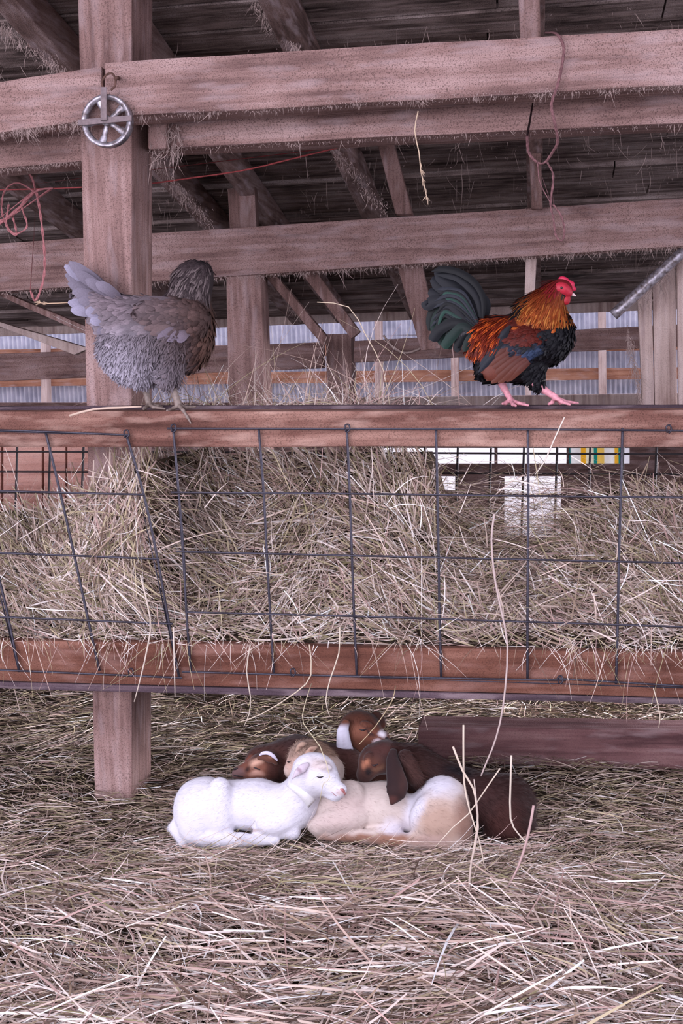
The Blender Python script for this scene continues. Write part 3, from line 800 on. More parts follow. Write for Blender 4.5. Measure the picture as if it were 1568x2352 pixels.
# bedding under-layer
gx = np.linspace(-3.2, 2.6, 150); gy = np.linspace(.4, 6.2, 150)
X, Yg = np.meshgrid(gx, gy, indexing='ij'); hz = gh(X.ravel(), Yg.ravel()) - .012
Vg = np.stack([X.ravel(), Yg.ravel(), hz], 1)
i = (np.arange(149) * 150)[:, None] + np.arange(149)[None]
Qg = np.stack([i, i + 150, i + 151, i + 1], -1).reshape(-1, 4)
def bedding():
    n = 50000
    px = rng.uniform(-420, 1990, n); py = 1585 + (2470 - 1585) * rng.uniform(0, 1, n) ** 1.25
    d = FWD + (px[:, None] - 784) / F * RGT + (1176 - py[:, None]) / F * UP
    g = CAM + d * (-(HCAM - .02) / d[:, 2])[:, None]
    x, y = g[:, 0], g[:, 1]
    keep = (y < 5.8); x, y = x[keep], y[keep]; n = len(x)
    near = np.clip((3.0 - y) / .5, 0, 1)
    Ln = (rng.uniform(.045, .13, n) * (1 - near) + rng.uniform(.09, .34, n) * near)
    W = (rng.uniform(.0011, .0028, n) * (1 - near) + (.0014 + .0042 * rng.uniform(0, 1, n) ** 1.5) * near)
    keepn = rng.uniform(0, 1, n) > near * .55; x, y, near, Ln, W = x[keepn], y[keepn], near[keepn], Ln[keepn], W[keepn]; n = len(x)
    p0 = np.stack([x, y, x * 0], 1)
    th = math.pi * .08 + 1.2 * wob(p0, 3.3, 9.0) + rng.normal(0, .55, n)
    th = np.where(rng.uniform(0, 1, n) < .25, rng.uniform(0, math.pi, n), th) + math.pi * rng.integers(0, 2, n)
    up = rng.normal(.03, .13, n) + (rng.uniform(0, 1, n) < .06) * rng.uniform(0, .6, n)
    dv = nz(np.stack([np.cos(th), np.sin(th), up], 1))
    z = gh(x, y) + rng.uniform(-.008, .022, n) + np.abs(dv[:, 2]) * Ln * .35
    base = np.stack([x, y, z], 1) - dv * Ln[:, None] * .5
    bend = np.stack([rng.normal(0, .22, n), rng.normal(0, .22, n), -np.abs(rng.normal(0, .10, n)) - .3 * np.clip(up, 0, 1)], 1)
    kink = rng.normal(0, .22, (n, 3)) * (rng.uniform(0, 1, n) < .35)[:, None]; kink[:, 2] *= .4
    nrm = nz(np.stack([rng.normal(0, .8, n), rng.normal(-.3, .8, n), np.full(n, 1.0)], 1))
    wn, wf = [6, 5, 5, 1.5, 3, 1, 3.5, 5, 4], [2.5, 4, 4, 5, 4, 4, 3.5, 2, 1.5]
    c = np.where(near[:, None] > rng.uniform(0, 1, n)[:, None], hay_cols(n, wn), hay_cols(n, wf))
    return strands(base, dv, nrm, Ln, W, bend, c, 4, .4, kink)
Vs, Qs, Cs = bedding()
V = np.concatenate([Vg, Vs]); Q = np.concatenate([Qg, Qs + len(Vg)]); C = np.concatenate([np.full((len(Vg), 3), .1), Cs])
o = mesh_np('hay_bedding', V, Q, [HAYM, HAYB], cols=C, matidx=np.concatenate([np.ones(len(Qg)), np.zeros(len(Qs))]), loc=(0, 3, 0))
tag(o, 'thick loose hay bedding spread over the barn floor', 'hay', kind='stuff')

# hay in the feeder: a packed core and the stalks over it
TOPX = [-500, -60, 150, 215, 330, 980, 1008, 1060, 1130, 1160, 1230, 1295, 1330, 1420, 1568, 2100]
TOPY = [1195, 1190, 1170, 1130, 1050, 1040, 1150, 1185, 1190, 1265, 1285, 1270, 1165, 1140, 1130, 1130]
def core(u, v):
    """u: photo x, v: 0 at the front board .. 1 at the top of the heap"""
    top = np.interp(u, TOPX, TOPY)
    yb = 1474 + (u / 1568) * 18
    py = yb + (top - yb) * v
    Y = np.interp(v, [0, .13, .3, 1.0], [3.285, 3.50, 3.58, 3.85])
    Y = Y - np.exp(-((u - 270) / 110) ** 4) * np.interp(v, [.05, .2, .3, .65, 1], [0, .18, .27, .42, .50])
    p = PN(u, py, Y)
    p[:, 1] += .035 * wob(p, 6.0, 1.0) + .018 * wob(p, 17.0, 4.0)
    return p
nu, nv = 170, 36
U, Vv = np.meshgrid(np.linspace(-480, 2080, nu), np.linspace(0, 1, nv), indexing='ij')
Vc = core(U.ravel(), Vv.ravel() * .97)
Vc[:, 1] += .02
i = (np.arange(nu - 1) * nv)[:, None] + np.arange(nv - 1)[None]
Qc = np.stack([i, i + nv, i + nv + 1, i + 1], -1).reshape(-1, 4)
# close the heap: back and sides
Vb = Vc.copy(); Vb[:, 1] = 4.16; 
Qb = Qc[:, ::-1] + len(Vc)
e = np.arange(nu - 1) * nv + nv - 1
Qt = np.stack([e, e + nv, e + nv + len(Vc), e + len(Vc)], 1)
Qbot = np.stack([e - nv + 1, e - nv + 1 + len(Vc), e + 1 + len(Vc), e + 1], 1)
Vcore = np.concatenate([Vc, Vb]); Qcore = np.concatenate([Qc, Qb, Qt, Qbot])

def feeder_hay():
    out = []
    n = 19000
    u = rng.uniform(-460, 2060, n); v = rng.uniform(0, 1.0, n) ** .9
    p = core(u, v); p[:, 1] -= rng.uniform(-.015, .06, n) * np.clip(v * 6, .3, 1)
    # lie of the stalks, measured in the sheet (angle from the photo's right, downward)
    q = np.stack([u / 180.0, v * 2.5, u * 0], 1)
    th = .35 + 1.0 * wob(q, 1.0, 3.0) + .5 * wob(q, 2.7, 8.0)
    diag = np.exp(-((u - 480) / 140) ** 2) * (v > .35); th = th * (1 - diag) + .95 * diag
    arc = np.exp(-((u - 690) / 110) ** 2) * (v < .8); th = th * (1 - arc) - .9 * arc
    rt = np.clip((u - 1000) / 250, 0, 1); th = th * (1 - rt * .6) + .12 * rt
    lf = np.exp(-((u - 270) / 70) ** 2) * (v > .5); th = th * (1 - lf) + 1.9 * lf
    flat = np.clip(1 - v / .25, 0, 1); th = th * (1 - flat) + .03 * flat
    th = th + rng.normal(0, .5, n); th = np.where(rng.uniform(0, 1, n) < .2, rng.uniform(-1.5, 1.5, n), th)
    dv = nz(RGT * np.cos(th)[:, None] - UP * np.sin(th)[:, None] + FWD * rng.normal(0, .25, n)[:, None])
    Ln = rng.uniform(.05, .24, n); W = .0012 + .0040 * rng.uniform(0, 1, n) ** 1.4
    bend = rng.normal(0, .2, (n, 3)); bend[:, 2] -= .1; bend[:, 1] *= .4
    base = p - dv * Ln[:, None] * .5
    base[:, 1] = np.maximum(base[:, 1], 3.27)
    nrm = nz(np.stack([rng.normal(0, .7, n), np.full(n, -1.0), rng.normal(.3, .7, n)], 1))
    out.append(strands(base, dv, nrm, Ln, W, bend, hay_cols(n, [3.5, 5, 4, 4.5, 3.5, 2.5, 3, 3, 2]), 4, .4))
    # thin scatter in the gap before the bright openings, and wisps along the top edge
    n = 3000
    u = rng.uniform(985, 1620, n); py = rng.uniform(1060, 1262, n)
    k = rng.uniform(0, 1, n) < np.clip((py - 1060) / 170, .06, 1) ** 1.3; u, py = u[k], py[k]; n = len(u)
    p = PN(u, py, rng.uniform(3.7, 4.0, n)); th = rng.normal(.0, .45, n)
    dv = nz(RGT * np.cos(th)[:, None] - UP * np.sin(th)[:, None] + FWD * rng.normal(0, .2, n)[:, None]); Ln = rng.uniform(.08, .22, n)
    out.append(strands(p - dv * Ln[:, None] * .5, dv, nz(rng.normal(0, 1, (n, 3)) + [0, -1, 0]), Ln, rng.uniform(.0009, .002, n), rng.normal(0, .2, (n, 3)), hay_cols(n, [1, 3, 4, 3, 4, 3, 4, 3, 0]), 4, .4))
    # fringe over the front board
    n = 430
    u = rng.uniform(-300, 1900, n); u = np.where(rng.uniform(0, 1, n) < .6, rng.choice([60, 240, 420, 600, 940, 1290, 1330, 1440, 1530], n) + rng.normal(0, 40, n), u)
    p = PN(u, 1470 + (u / 1568) * 18 + rng.uniform(-26, 8, n), rng.uniform(3.215, 3.25, n)); th = rng.normal(math.pi / 2, .85, n)
    dv = nz(RGT * np.cos(th)[:, None] - UP * np.sin(th)[:, None] - FWD * rng.uniform(0, .15, n)[:, None]); Ln = .015 + .12 * rng.uniform(0, 1, n) ** 2
    bend = rng.normal(0, .25, (n, 3)); bend[:, 2] -= .25; bend[:, 1] = -.1 * np.abs(bend[:, 1])
    out.append(strands(p, dv, nz(rng.normal(0, .4, (n, 3)) + [0, -1, 0]), Ln, rng.uniform(.0009, .0021, n), bend, hay_cols(n, [5, 4, 3, 3, 2, 2, 1, 3, 4]), 4, .4))
    # strands poking through the mesh
    n = 260
    u = rng.uniform(-300, 1900, n); p = PN(u, rng.uniform(1060, 1460, n), rng.uniform(3.2, 3.4, n)); th = rng.uniform(-1.6, 1.6, n)
    p[(u > 960)] += np.where(rng.uniform(0, 1, (u > 960).sum())[:, None] < .5, -UP * .05, 0)
    dv = nz(RGT * np.cos(th)[:, None] - UP * np.sin(th)[:, None] + FWD * rng.normal(0, .3, n)[:, None]); Ln = rng.uniform(.06, .22, n)
    bend = rng.normal(0, .25, (n, 3)); bend[:, 2] -= .15
    out.append(strands(p - dv * Ln[:, None] * .5, dv, nz(rng.normal(0, .4, (n, 3)) + [0, -1, 0]), Ln, rng.uniform(.0012, .0028, n), bend, hay_cols(n, [6, 4, 3, 3, 2, 1, 1, 3, 5]), 5, .4))
    return merge(out)
Vs, Qs, Cs = feeder_hay()
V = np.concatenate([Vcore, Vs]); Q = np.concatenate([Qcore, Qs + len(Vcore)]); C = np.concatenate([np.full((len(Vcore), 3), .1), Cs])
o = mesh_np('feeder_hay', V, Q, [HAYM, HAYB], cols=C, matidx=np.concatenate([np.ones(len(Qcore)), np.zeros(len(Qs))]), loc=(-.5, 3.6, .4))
tag(o, 'hay heaped in the feeder behind the wire panels, spilling over the board', 'hay', kind='stuff')

# wisps standing up behind the top rail
def wisps():
    n = 620
    cx = rng.choice([330, 470, 600, 690, 790, 830, 870, 1000], n, p=[.12, .18, .16, .14, .14, .12, .1, .04]) + rng.normal(0, 45, n)
    p = PN(cx, rng.uniform(930, 985, n), rng.uniform(3.46, 3.8, n)); th = rng.normal(-math.pi / 2, .85, n)
    dv = nz(RGT * np.cos(th)[:, None] - UP * np.sin(th)[:, None] + FWD * rng.normal(0, .3, n)[:, None]); Ln = rng.uniform(.05, .20, n) * (1 + (rng.uniform(0, 1, n) < .12))
    bend = rng.normal(0, .35, (n, 3)); bend[:, 2] -= .2
    return strands(p, dv, nz(rng.normal(0, .4, (n, 3)) + [0, -1, 0]), Ln, rng.uniform(.0012, .0026, n), bend, hay_cols(n, [4, 4, 4, 2, 3, 1, 2, 5, 2]), 6, .35)
V, Q, C = wisps()
o = mesh_np('loose_hay', V, Q, HAYM, cols=C, loc=V.mean(0)); tag(o, 'thin loose hay sticking up behind the top rail between the birds', 'hay', kind='stuff')

# single long stalks that stand out
def stalk(pts, r, lab, col=(205, 190, 178), seed=False, Y=3.19):
    w = [P(*p) if len(p) == 3 else P(p[0], p[1], Y) for p in pts]
    c = catmull(w, 2); V, Q = tube_arrays(c, np.interp(np.linspace(0, 1, len(c)), [0, .5, 1], [r, r, r * .6]), 6)
    Vx, Qx = [V], [Q]; n0 = len(V)
    cl = np.tile(lin(col), (len(V), 1))
    o = mesh_np('hay_stalk', V, Q, HAYM, cols=cl, loc=w[0]); tag(o, lab, 'stalk', 'single hay stalks')
    if seed:
        k = 26; t = rng.uniform(.55, 1, k); b = c[(t * (len(c) - 1)).astype(int)]
        d = nz(nz(c[-1] - c[len(c) // 2])[None] + rng.normal(0, .35, (k, 3)))
        S = feathers(b, d, nz(rng.normal(0, 1, (k, 3))), rng.uniform(.008, .02, k), rng.uniform(.002, .004, k), np.tile(lin(col), (k, 1)), np.tile(lin((150, 128, 112)), (k, 1)))
        mesh_np('seed_head', S[0], S[1], HAYM, o, cols=S[2])
    return o
stalk([(1135, 1180), (1128, 1240), (1136, 1330), (1150, 1400), (1165, 1480), (1160, 1580), (1148, 1660), (1130, 1720), (1105, 1780), (1088, 1850), (1084, 1940), (1078, 2030)], .0025, 'longest pale stalk, hanging from the feeder right down past the cream kid', (196, 176, 170), Y=3.18)
stalk([(715, 1570, 3.2), (698, 1625, 3.12), (697, 1662, 3.08), (735, 1715, 2.97), (757, 1785, 2.9), (742, 1800, 2.9), (734, 1845, 2.92)], .0011, 'thin bent stalk dangling across the white kid face', (214, 202, 170), Y=2.88)
stalk([(908, 1575, 3.2), (900, 1610, 3.14), (862, 1668, 3.04), (824, 1710, 2.98)], .0013, 'short stalk dangling in front of the white-eared kid', (206, 186, 150), Y=2.92)
stalk([(1040, 1715), (1062, 1770), (1086, 1810), (1094, 1850), (1096, 1900), (1080, 1990), (1074, 2060)], .0025, 'thick stalk standing in front of the cream kid rump', (214, 196, 178), Y=2.75)
stalk([(1064, 1665), (1064, 1740), (1066, 1800), (1078, 1860), (1100, 1930), (1112, 1990)], .0022, 'upright thin stalk left of the thick one by the cream kid rump', (216, 200, 182), Y=2.76)
stalk([(1148, 1765), (1110, 1820), (1075, 1870), (1040, 1900), (1000, 1945)], .0016, 'slanting thin stalk crossing the cream kid rump', (216, 200, 182), Y=2.77)
stalk([(1174, 1735), (1172, 1800), (1172, 1880), (1190, 1915), (1218, 1945)], .0022, 'upright stalk in front of the dark brown rump', (214, 200, 184), Y=2.78)
stalk([(1225, 1850), (1212, 1920), (1190, 1990), (1160, 2050)], .003, 'broad mauve blade leaning by the dark brown rump', (190, 160, 156), Y=2.74)
stalk([(575, 1480), (566, 1540), (575, 1600), (572, 1640), (560, 1668)], .0018, 'thin stalk hanging below the board above the brown sleeping kid', (200, 186, 170))
stalk([(780, 1440), (778, 1500), (758, 1560), (748, 1610), (757, 1645)], .0018, 'thin stalk hanging over the board in the middle', (214, 200, 180))
stalk([(710, 1480), (714, 1550), (680, 1590), (600, 1640), (545, 1660)], .0018, 'long bent stalk hanging left of the middle over the board', (206, 190, 168))
stalk([(322, 1320), (345, 1420), (340, 1480), (322, 1560), (308, 1612)], .0024, 'stalk hanging over the board in front of the post foot', (206, 190, 176))
stalk([(398, 1440), (400, 1520), (402, 1600)], .002, 'straight stalk hanging at the joint of the wire panels', (214, 200, 186))
stalk([(960, 255), (952, 300), (962, 350), (966, 390), (975, 430), (983, 470)], .0016, 'dry seeded grass stalk hanging from the top front beam', (200, 176, 150), True, Y=3.26)
stalk([(728, 694), (800, 705), (840, 770), (880, 850), (895, 935)], .0014, 'bent grass stalk arching above the rail in mid-frame', (210, 190, 165), Y=3.44)
stalk([(1296, 958), (1272, 1010), (1250, 1060), (1228, 1090)], .0018, 'pale stalk slanting across the top rail below the rooster', (226, 214, 200), Y=3.2)
stalk([(160, 955), (215, 940), (280, 936), (325, 934)], .0034, 'pale straw lying on the top rail beside the hen feet', (206, 180, 162), Y=3.25)
stalk([(160, 695), (110, 697), (78, 694)], .0016, 'tiny seeded grass stalk sticking out at the hen tail', (210, 180, 150), True, Y=3.5)
stalk([(1076, 2060), (1082, 1980), (1098, 1900), (1088, 1790)], .002, 'upright stalk rising from the bedding to the crossing stalks', (200, 182, 170), Y=2.7)
stalk([(1500, 1580), (1515, 1640), (1512, 1672)], .0014, 'thin stalk hanging below the board at the right', (206, 190, 170))

# the seam of hay round the sleeping kids
def nest_rim():
    n = 480
    px = rng.uniform(380, 1250, n); py = 1960 + rng.normal(0, 12, n) - np.clip(px - 1080, 0, 200) * .22
    d = FWD + (px[:, None] - 784) / F * RGT + (1176 - py[:, None]) / F * UP
    p = CAM + d * (-(HCAM - .035) / d[:, 2])[:, None]; p[:, 1] = np.minimum(p[:, 1], 3.0); p[:, 2] += rng.uniform(-.02, .012, n)
    th = rng.normal(.15, .6, n); dv = nz(np.stack([np.cos(th), np.sin(th) * .5, rng.normal(.05, .22, n)], 1)); Ln = rng.uniform(.05, .16, n)
    return strands(p - dv * Ln[:, None] * .5, dv, nz(rng.normal(0, .5, (n, 3)) + [0, -.6, .8]), Ln, rng.uniform(.0011, .0026, n), rng.normal(0, .2, (n, 3)), hay_cols(n, [5, 5, 4, 3, 3, 1, 3, 3, 3]), 4, .4)
V, Q, C = nest_rim()
o = mesh_np('hay_wisp', V, Q, HAYM, cols=C, loc=V.mean(0)); tag(o, 'loose hay lying against the feet of the two front kids', 'hay', kind='stuff')

# dusty cobwebs along the timbers
def cobweb(edges, n, lmax, lab, W=.0012, spread=3):
    px, py, Yv = [], [], []
    for (x0, y0, x1, y1, Y), k in zip(edges, np.random.default_rng(5).multinomial(n, [1 / len(edges)] * len(edges))):
        t = rng.uniform(0, 1, k); px += list(x0 + (x1 - x0) * t); py += list(y0 + (y1 - y0) * t + rng.normal(0, spread, k)); Yv += list(Y + rng.uniform(-.01, .03, k))
    px, py, Yv = map(np.array, (px, py, Yv)); n = len(px); p = PN(px, py, Yv)
    cl = np.abs(wob(p, 25.0, 3.0)) ** 1.5
    dv = nz(np.stack([rng.normal(0, .45, n), rng.normal(0, .3, n), np.full(n, -1.0)], 1)); Ln = (.004 + lmax * rng.uniform(0, 1, n) ** 3) * (.3 + cl)
    c = lin((168, 146, 140)) * (1 + rng.normal(0, .2, (n, 1)))
    V, Q, C = strands(p, dv, nz(rng.normal(0, .5, (n, 3)) + [0, -1, 0]), Ln, rng.uniform(.4, 1, n) * W, rng.normal(0, .3, (n, 3)), np.clip(c, 0, 1), 4, .3)
    o = mesh_np('cobweb', V, Q, HAYM, cols=C, loc=p.mean(0)); tag(o, lab, 'cobweb', kind='stuff')
cobweb([(239, 272, 1568, 197, 3.29), (239, 262, 1568, 190, 3.284)], 2600, .028, 'dusty cobweb fringe along the lower edge of the long top beam')
cobweb([(0, 305, 235, 272, 3.29), (0, 300, 200, 275, 3.284)], 900, .05, 'dusty cobweb fringe under the short top beam at the left')
cobweb([(338, 345, 1568, 284, 3.47), (0, 390, 200, 368, 3.47)], 1300, .03, 'dusty cobweb fringe along the lower tie timbers')
cobweb([(0, 672, 1568, 566, 5.0)], 2600, .05, 'dusty cobweb fringe under the second cross beam', .002)
cobweb([(345, 345, 420, 335, 3.44), (370, 300, 410, 300, 3.44)], 420, .09, 'thick cobweb hanging beside the front post', .002, 14)
cobweb([(575, 0, 690, 120, 3.8), (760, 340, 890, 490, 4.4), (0, 60, 150, 170, 3.7), (345, 370, 490, 520, 4.3)], 2400, .045, 'dusty cobwebs clinging to the rafters', .0018, 12)
cobweb([(1465, 690, 1560, 590, 5.2), (1440, 770, 1470, 900, 5.25)], 1100, .10, 'thick cobwebs at the top of the pale boards on the right', .002, 16)
cobweb([(910, 600, 1000, 800, 5.27), (620, 640, 750, 790, 5.22)], 900, .05, 'dusty cobwebs on the braces under the second beam', .0018, 10)

def roof_webs():
    n = 2600
    px = rng.uniform(-60, 1640, n); Yv = rng.uniform(4.0, 7.2, n)
    x = CAM[0] + (ray(784, 500)[0] / ray(784, 500)[1]) * Yv + (px - 784) / F * Yv; k = rng.integers(0, 90, n)
    cx = rng.uniform(0, 1, 90); x = np.where(rng.uniform(0, 1, n) < .6, x * 0 + (-.15 * Yv) + (cx[k] - .5) * .6 * Yv + rng.normal(0, .03, n), x)
    p = np.stack([x, Yv, zr(Yv) + .005], 1)
    dv = nz(np.stack([rng.normal(0, .35, n), rng.normal(0, .3, n), np.full(n, -1.0)], 1)); Ln = .01 + .09 * rng.uniform(0, 1, n) ** 4
    V, Q, C = strands(p, dv, nz(rng.normal(0, .5, (n, 3)) + [0, -1, 0]), Ln, rng.uniform(.001, .003, n), rng.normal(0, .3, (n, 3)), np.clip(lin((150, 130, 124)) * (1 + rng.normal(0, .2, (n, 1))), 0, 1), 4, .3)
    o = mesh_np('cobweb', V, Q, HAYM, cols=C, loc=p.mean(0)); tag(o, 'dusty threads hanging from the dark roof boards', 'cobweb', kind='stuff')
roof_webs()
# ================================================================== the kids
def inpoly(x, y, poly):
    r = np.zeros(len(x), bool); n = len(poly)
    for i in range(n):
        (x0, y0), (x1, y1) = poly[i], poly[(i + 1) % n]
        r ^= ((y0 > y) != (y1 > y)) & (x < (x1 - x0) * (y - y0) / (y1 - y0 + 1e-9) + x0)
    return r

def soft(x, y, cx, cy, rx, ry, ang=0):   # soft-edged patch 0..1
    a = math.radians(ang); dx, dy = x - cx, y - cy
    u = (dx * math.cos(a) + dy * math.sin(a)) / rx; v = (-dx * math.sin(a) + dy * math.cos(a)) / ry
    return np.clip(1.6 - 1.25 * np.sqrt(u * u + v * v), 0, 1)

def paint(base, patches):
    def f(V):
        x, y = proj(V); j = wob(V, 60.0, 1.0) * 5; k = wob(V, 75.0, 7.0) * 5
        c = np.tile(lin(base), (len(V), 1))
        for col, cx, cy, rx, ry, ang in patches:
            m = soft(x + j, y + k, cx, cy, rx, ry, ang)[:, None]
            c = c * (1 - m) + lin(col) * m
        return c
    return f

def coat(t, V, N, colf, n, L, W, flow, lift=.28, jit=.10, mask=None, seed=0):
    k, p, q, tg = on_skin(V, N, n, flow, mask)
    d = nz(tg + q * lift + rng.normal(0, .22, p.shape))
    c = colf(p) * (1 + rng.normal(0, jit, (n, 1)))
    S = strands(p - q * .001, d, q, rng.uniform(.6, 1.2, n) * L, rng.uniform(.7, 1.2, n) * W, -q * .15 + rng.normal(0, .12, p.shape), np.clip(c, 0, .95), 3, .15)
    o = mesh_np('fur', S[0], S[1], FURS, t, cols=S[2]); o['kind'] = 'stuff'
    return o

def body(name, org, t, colf, mat=FUR, h=.0042):
    V, Q, N = org.mesh(h); V = V + N * (.0011 * wob(V, 55, 3) + .0007 * wob(V, 120, 5))[:, None]; mesh_np(name, V, Q, mat, t, cols=colf(V)); return V, N

DARK = plain('dark_eye_line', (46, 32, 36), .4, .4, 0, .2, 50)
PINKN = plain('pink_nose', (196, 130, 128), .5, .4, 0, .3, 120, c2=(160, 98, 98))
BLACKN = plain('dark_nose', (44, 36, 40), .45, .4, 0, .3, 120)
WCOLLAR = plain('white_collar', (250, 248, 250), .7, .3, 0, .03, 40)

def mark(name, org, pts, r, mat, t, lift=.0005, n=5):
    w = [org.hit(x, y, lift) for x, y in pts]
    rr = np.interp(np.linspace(0, 1, (len(w) - 1) * n + 1), np.linspace(0, 1, len(r)), r) if not np.isscalar(r) else r
    V, Q = tube_arrays(catmull(w, n), rr, 7); return mesh_np(name, V, Q, mat, t)

def ground_loc(px, py, Y): p = P(px, py, Y); return (p[0], p[1], 0.0)

# ---- white kid
K = Org(3.08)
K.ell((462, 1866), 66, 80, 68, -12, k=20)
K.cone((485, 1849), (590, 1848, .01), 61, 57, k=30).cone((590, 1848, .01), (660, 1856), 57, 54, k=24).ell((684, 1850, -.01), 40, 50, 48, 20, k=30)
K.ell((506, 1860, -.040), 38, 76, 32, -4, k=10).ell((512, 1803, -.03), 15, 15, 14, 0, k=10)                 # thigh
K.ell((455, 1905, -.035), 42, 42, 36, 0, k=14)
K.cone((470, 1926, -.055), (556, 1930, -.066), 21, 17, k=9).cone((556, 1930, -.066), (632, 1932, -.062), 16, 10, k=7)
K.ell((640, 1886, -.046), 54, 34, 30, -14, k=4)                 # folded foreleg
K.cone((590, 1908, -.05), (672, 1912, -.045), 10, 18, k=9)
K.cone((402, 1900, -.02), (421, 1940, -.045), 17, 9, k=12)      # tail
K.cone((682, 1838, -.01), (706, 1795, -.035), 47, 44, k=22)     # neck
K.ell((722, 1775, -.05), 53, 47, 42, 12, k=14)                  # cranium
K.cone((738, 1788, -.055), (777, 1817, -.075), 41, 18, k=14)    # muzzle
K.ell((783, 1812, -.078), 14, 13, 15, 30, k=8).ell((764, 1830, -.072), 18, 9, 14, 14, k=8)
K.ell((746, 1762, -.083), 17, 9, 8, 10, k=8)                    # brow
wk = thing('goat_kid', 'white kid lying at the front left, head resting on its neighbour', 'goat', ground_loc(560, 1935, 3.06), 'goat kids sleeping in a heap')
wcol = paint((220, 217, 226), [((206, 192, 190), 735, 1757, 30, 16, 20), ((208, 188, 190), 784, 1822, 12, 8, 20), ((186, 168, 164), 580, 1906, 22, 5, 0), ((196, 184, 194), 700, 1770, 12, 16, 20)])
V, N = body('body', K, wk, wcol)
coat(wk, V, N, wcol, 22000, .012, .0006, pdir(-1, .35), .22, .06)
flat_sweep('ear', [(708, 1755, -.088), (696, 1764, -.1), (684, 1774, -.103), (671, 1789, -.1)], [5, 10, 8, 1.5], 2.5, 3.08, FUR, wk, paint((204, 190, 202), [((168, 144, 158), 685, 1770, 9, 5, 40)]))
mark('eye', K, [(727, 1784), (735, 1786), (743, 1783)], [.0006, .0019, .0006], DARK, wk)
mark('nose', K, [(781, 1812), (787, 1815), (792, 1824)], [.0015, .0042, .0025], PINKN, wk, lift=-.0012)
mark('mouth', K, [(760, 1818), (770, 1827), (786, 1834)], [.0003, .0006, .0008], PINKN, wk)
# collar: a flat white band round the neck
ring = [K.hit(663 + (716 - 663) * s + 4 * math.sin(s * 3.1), 1802 + (1846 - 1802) * s, .0025) for s in np.linspace(0, 1, 12)]
wd = nz(np.array(UP * .75 + RGT * .66)); Vc_, Qc_ = [], []
for i, p in enumerate(ring):
    w = .006 + .007 * (i / 11)
    hx, hy = proj(p[None]); 
    for s in (-1, 0, 1):
        q = p + wd * w * s; X_, Y_ = proj(q[None]); Vc_.append(K.hit(float(X_[0]), float(Y_[0]), .001))
for i in range(11):
    for j in range(2): Qc_.append((i * 3 + j, i * 3 + 3 + j, i * 3 + 4 + j, i * 3 + 1 + j))
o = mesh_np('collar', Vc_, Qc_, WCOLLAR, wk); sm = o.modifiers.new('thick', 'SOLIDIFY'); sm.thickness = .0016; sm.offset = 0

# ---- cream kid with the tan head
K = Org(3.12)
K.ell((748, 1858), 42, 52, 46, 0, k=24)
K.cone((765, 1849), (880, 1854, .01), 58, 56, k=28).cone((880, 1854, .01), (950, 1876, .01), 56, 44, k=20)
K.ell((1012, 1858), 66, 78, 64, 14, k=26)
K.ell((1010, 1886, -.046), 70, 68, 36, 14, k=12)
K.ell((1052, 1905, -.02), 34, 46, 34, 0, k=16)
K.cone((1036, 1936, -.056), (960, 1934, -.064), 22, 20, k=12).cone((960, 1934, -.064), (880, 1928, -.06), 20, 16, k=12)
K.ell((788, 1878, -.05), 66, 36, 30, -8, k=4)
K.ell((728, 1894, -.056), 24, 24, 24, 0, k=10)
K.ell((800, 1836, -.035), 40, 46, 32, 20, k=10)
K.cone((736, 1918, -.056), (850, 1922, -.058), 12, 15, k=10).cone((850, 1922, -.058), (905, 1908, -.045), 16, 18, k=12)
K.cone((744, 1835, .01), (726, 1775, .075), 44, 38, k=20)
K.cone((758, 1770, .07), (740, 1745, .09), 34, 34, k=18)
K.ell((708, 1738, .085), 48, 42, 40, -20, k=14)
K.cone((692, 1745, .075), (672, 1768, .065), 32, 22, k=12)
K.ell((690, 1716, .055), 12, 9, 10, -30, k=6).ell((708, 1727, .045), 14, 8, 10, -20, k=6)
ck = thing('goat_kid', 'cream kid with white rump, lying front and centre, its tan head behind the white one', 'goat', ground_loc(900, 1940, 3.1), 'goat kids sleeping in a heap')
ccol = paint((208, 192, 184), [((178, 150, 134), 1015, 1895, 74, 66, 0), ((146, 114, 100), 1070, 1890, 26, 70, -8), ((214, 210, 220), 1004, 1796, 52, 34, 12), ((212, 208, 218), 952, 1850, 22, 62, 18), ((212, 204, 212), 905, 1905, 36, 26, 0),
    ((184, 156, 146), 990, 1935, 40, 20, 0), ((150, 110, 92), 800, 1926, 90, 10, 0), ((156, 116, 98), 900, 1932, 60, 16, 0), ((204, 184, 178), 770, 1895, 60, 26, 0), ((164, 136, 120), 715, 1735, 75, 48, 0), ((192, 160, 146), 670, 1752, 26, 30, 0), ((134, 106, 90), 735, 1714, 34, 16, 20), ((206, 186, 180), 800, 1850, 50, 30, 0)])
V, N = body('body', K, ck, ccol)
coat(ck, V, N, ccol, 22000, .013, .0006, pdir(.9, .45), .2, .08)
hx, hy = proj(V)
coat(ck, V, N, paint((150, 122, 104), [((196, 170, 154), 690, 1735, 40, 30, 0)]), 3500, .015, .0007, pdir(.6, .8), .6, .2, mask=(hy < 1735) & (hx < 775))
flat_sweep('ear', [(704, 1708, .05), (695, 1710, .038), (686, 1717, .034), (679, 1727, .036)], [3, 7, 6, 1.5], 3, 3.12, FUR, ck, paint((172, 142, 124), [((126, 96, 84), 690, 1714, 5, 4, 0)]))
flat_sweep('ear', [(728, 1716, .045), (716, 1722, .032), (706, 1730, .03), (699, 1739, .034)], [3, 8, 6, 1.5], 3, 3.12, FUR, ck, paint((182, 148, 130), [((130, 96, 84), 712, 1726, 6, 4, 0)]))
mark('eye', K, [(659, 1749), (663, 1750), (668, 1748)], [.0008, .0022, .0008], DARK, ck)

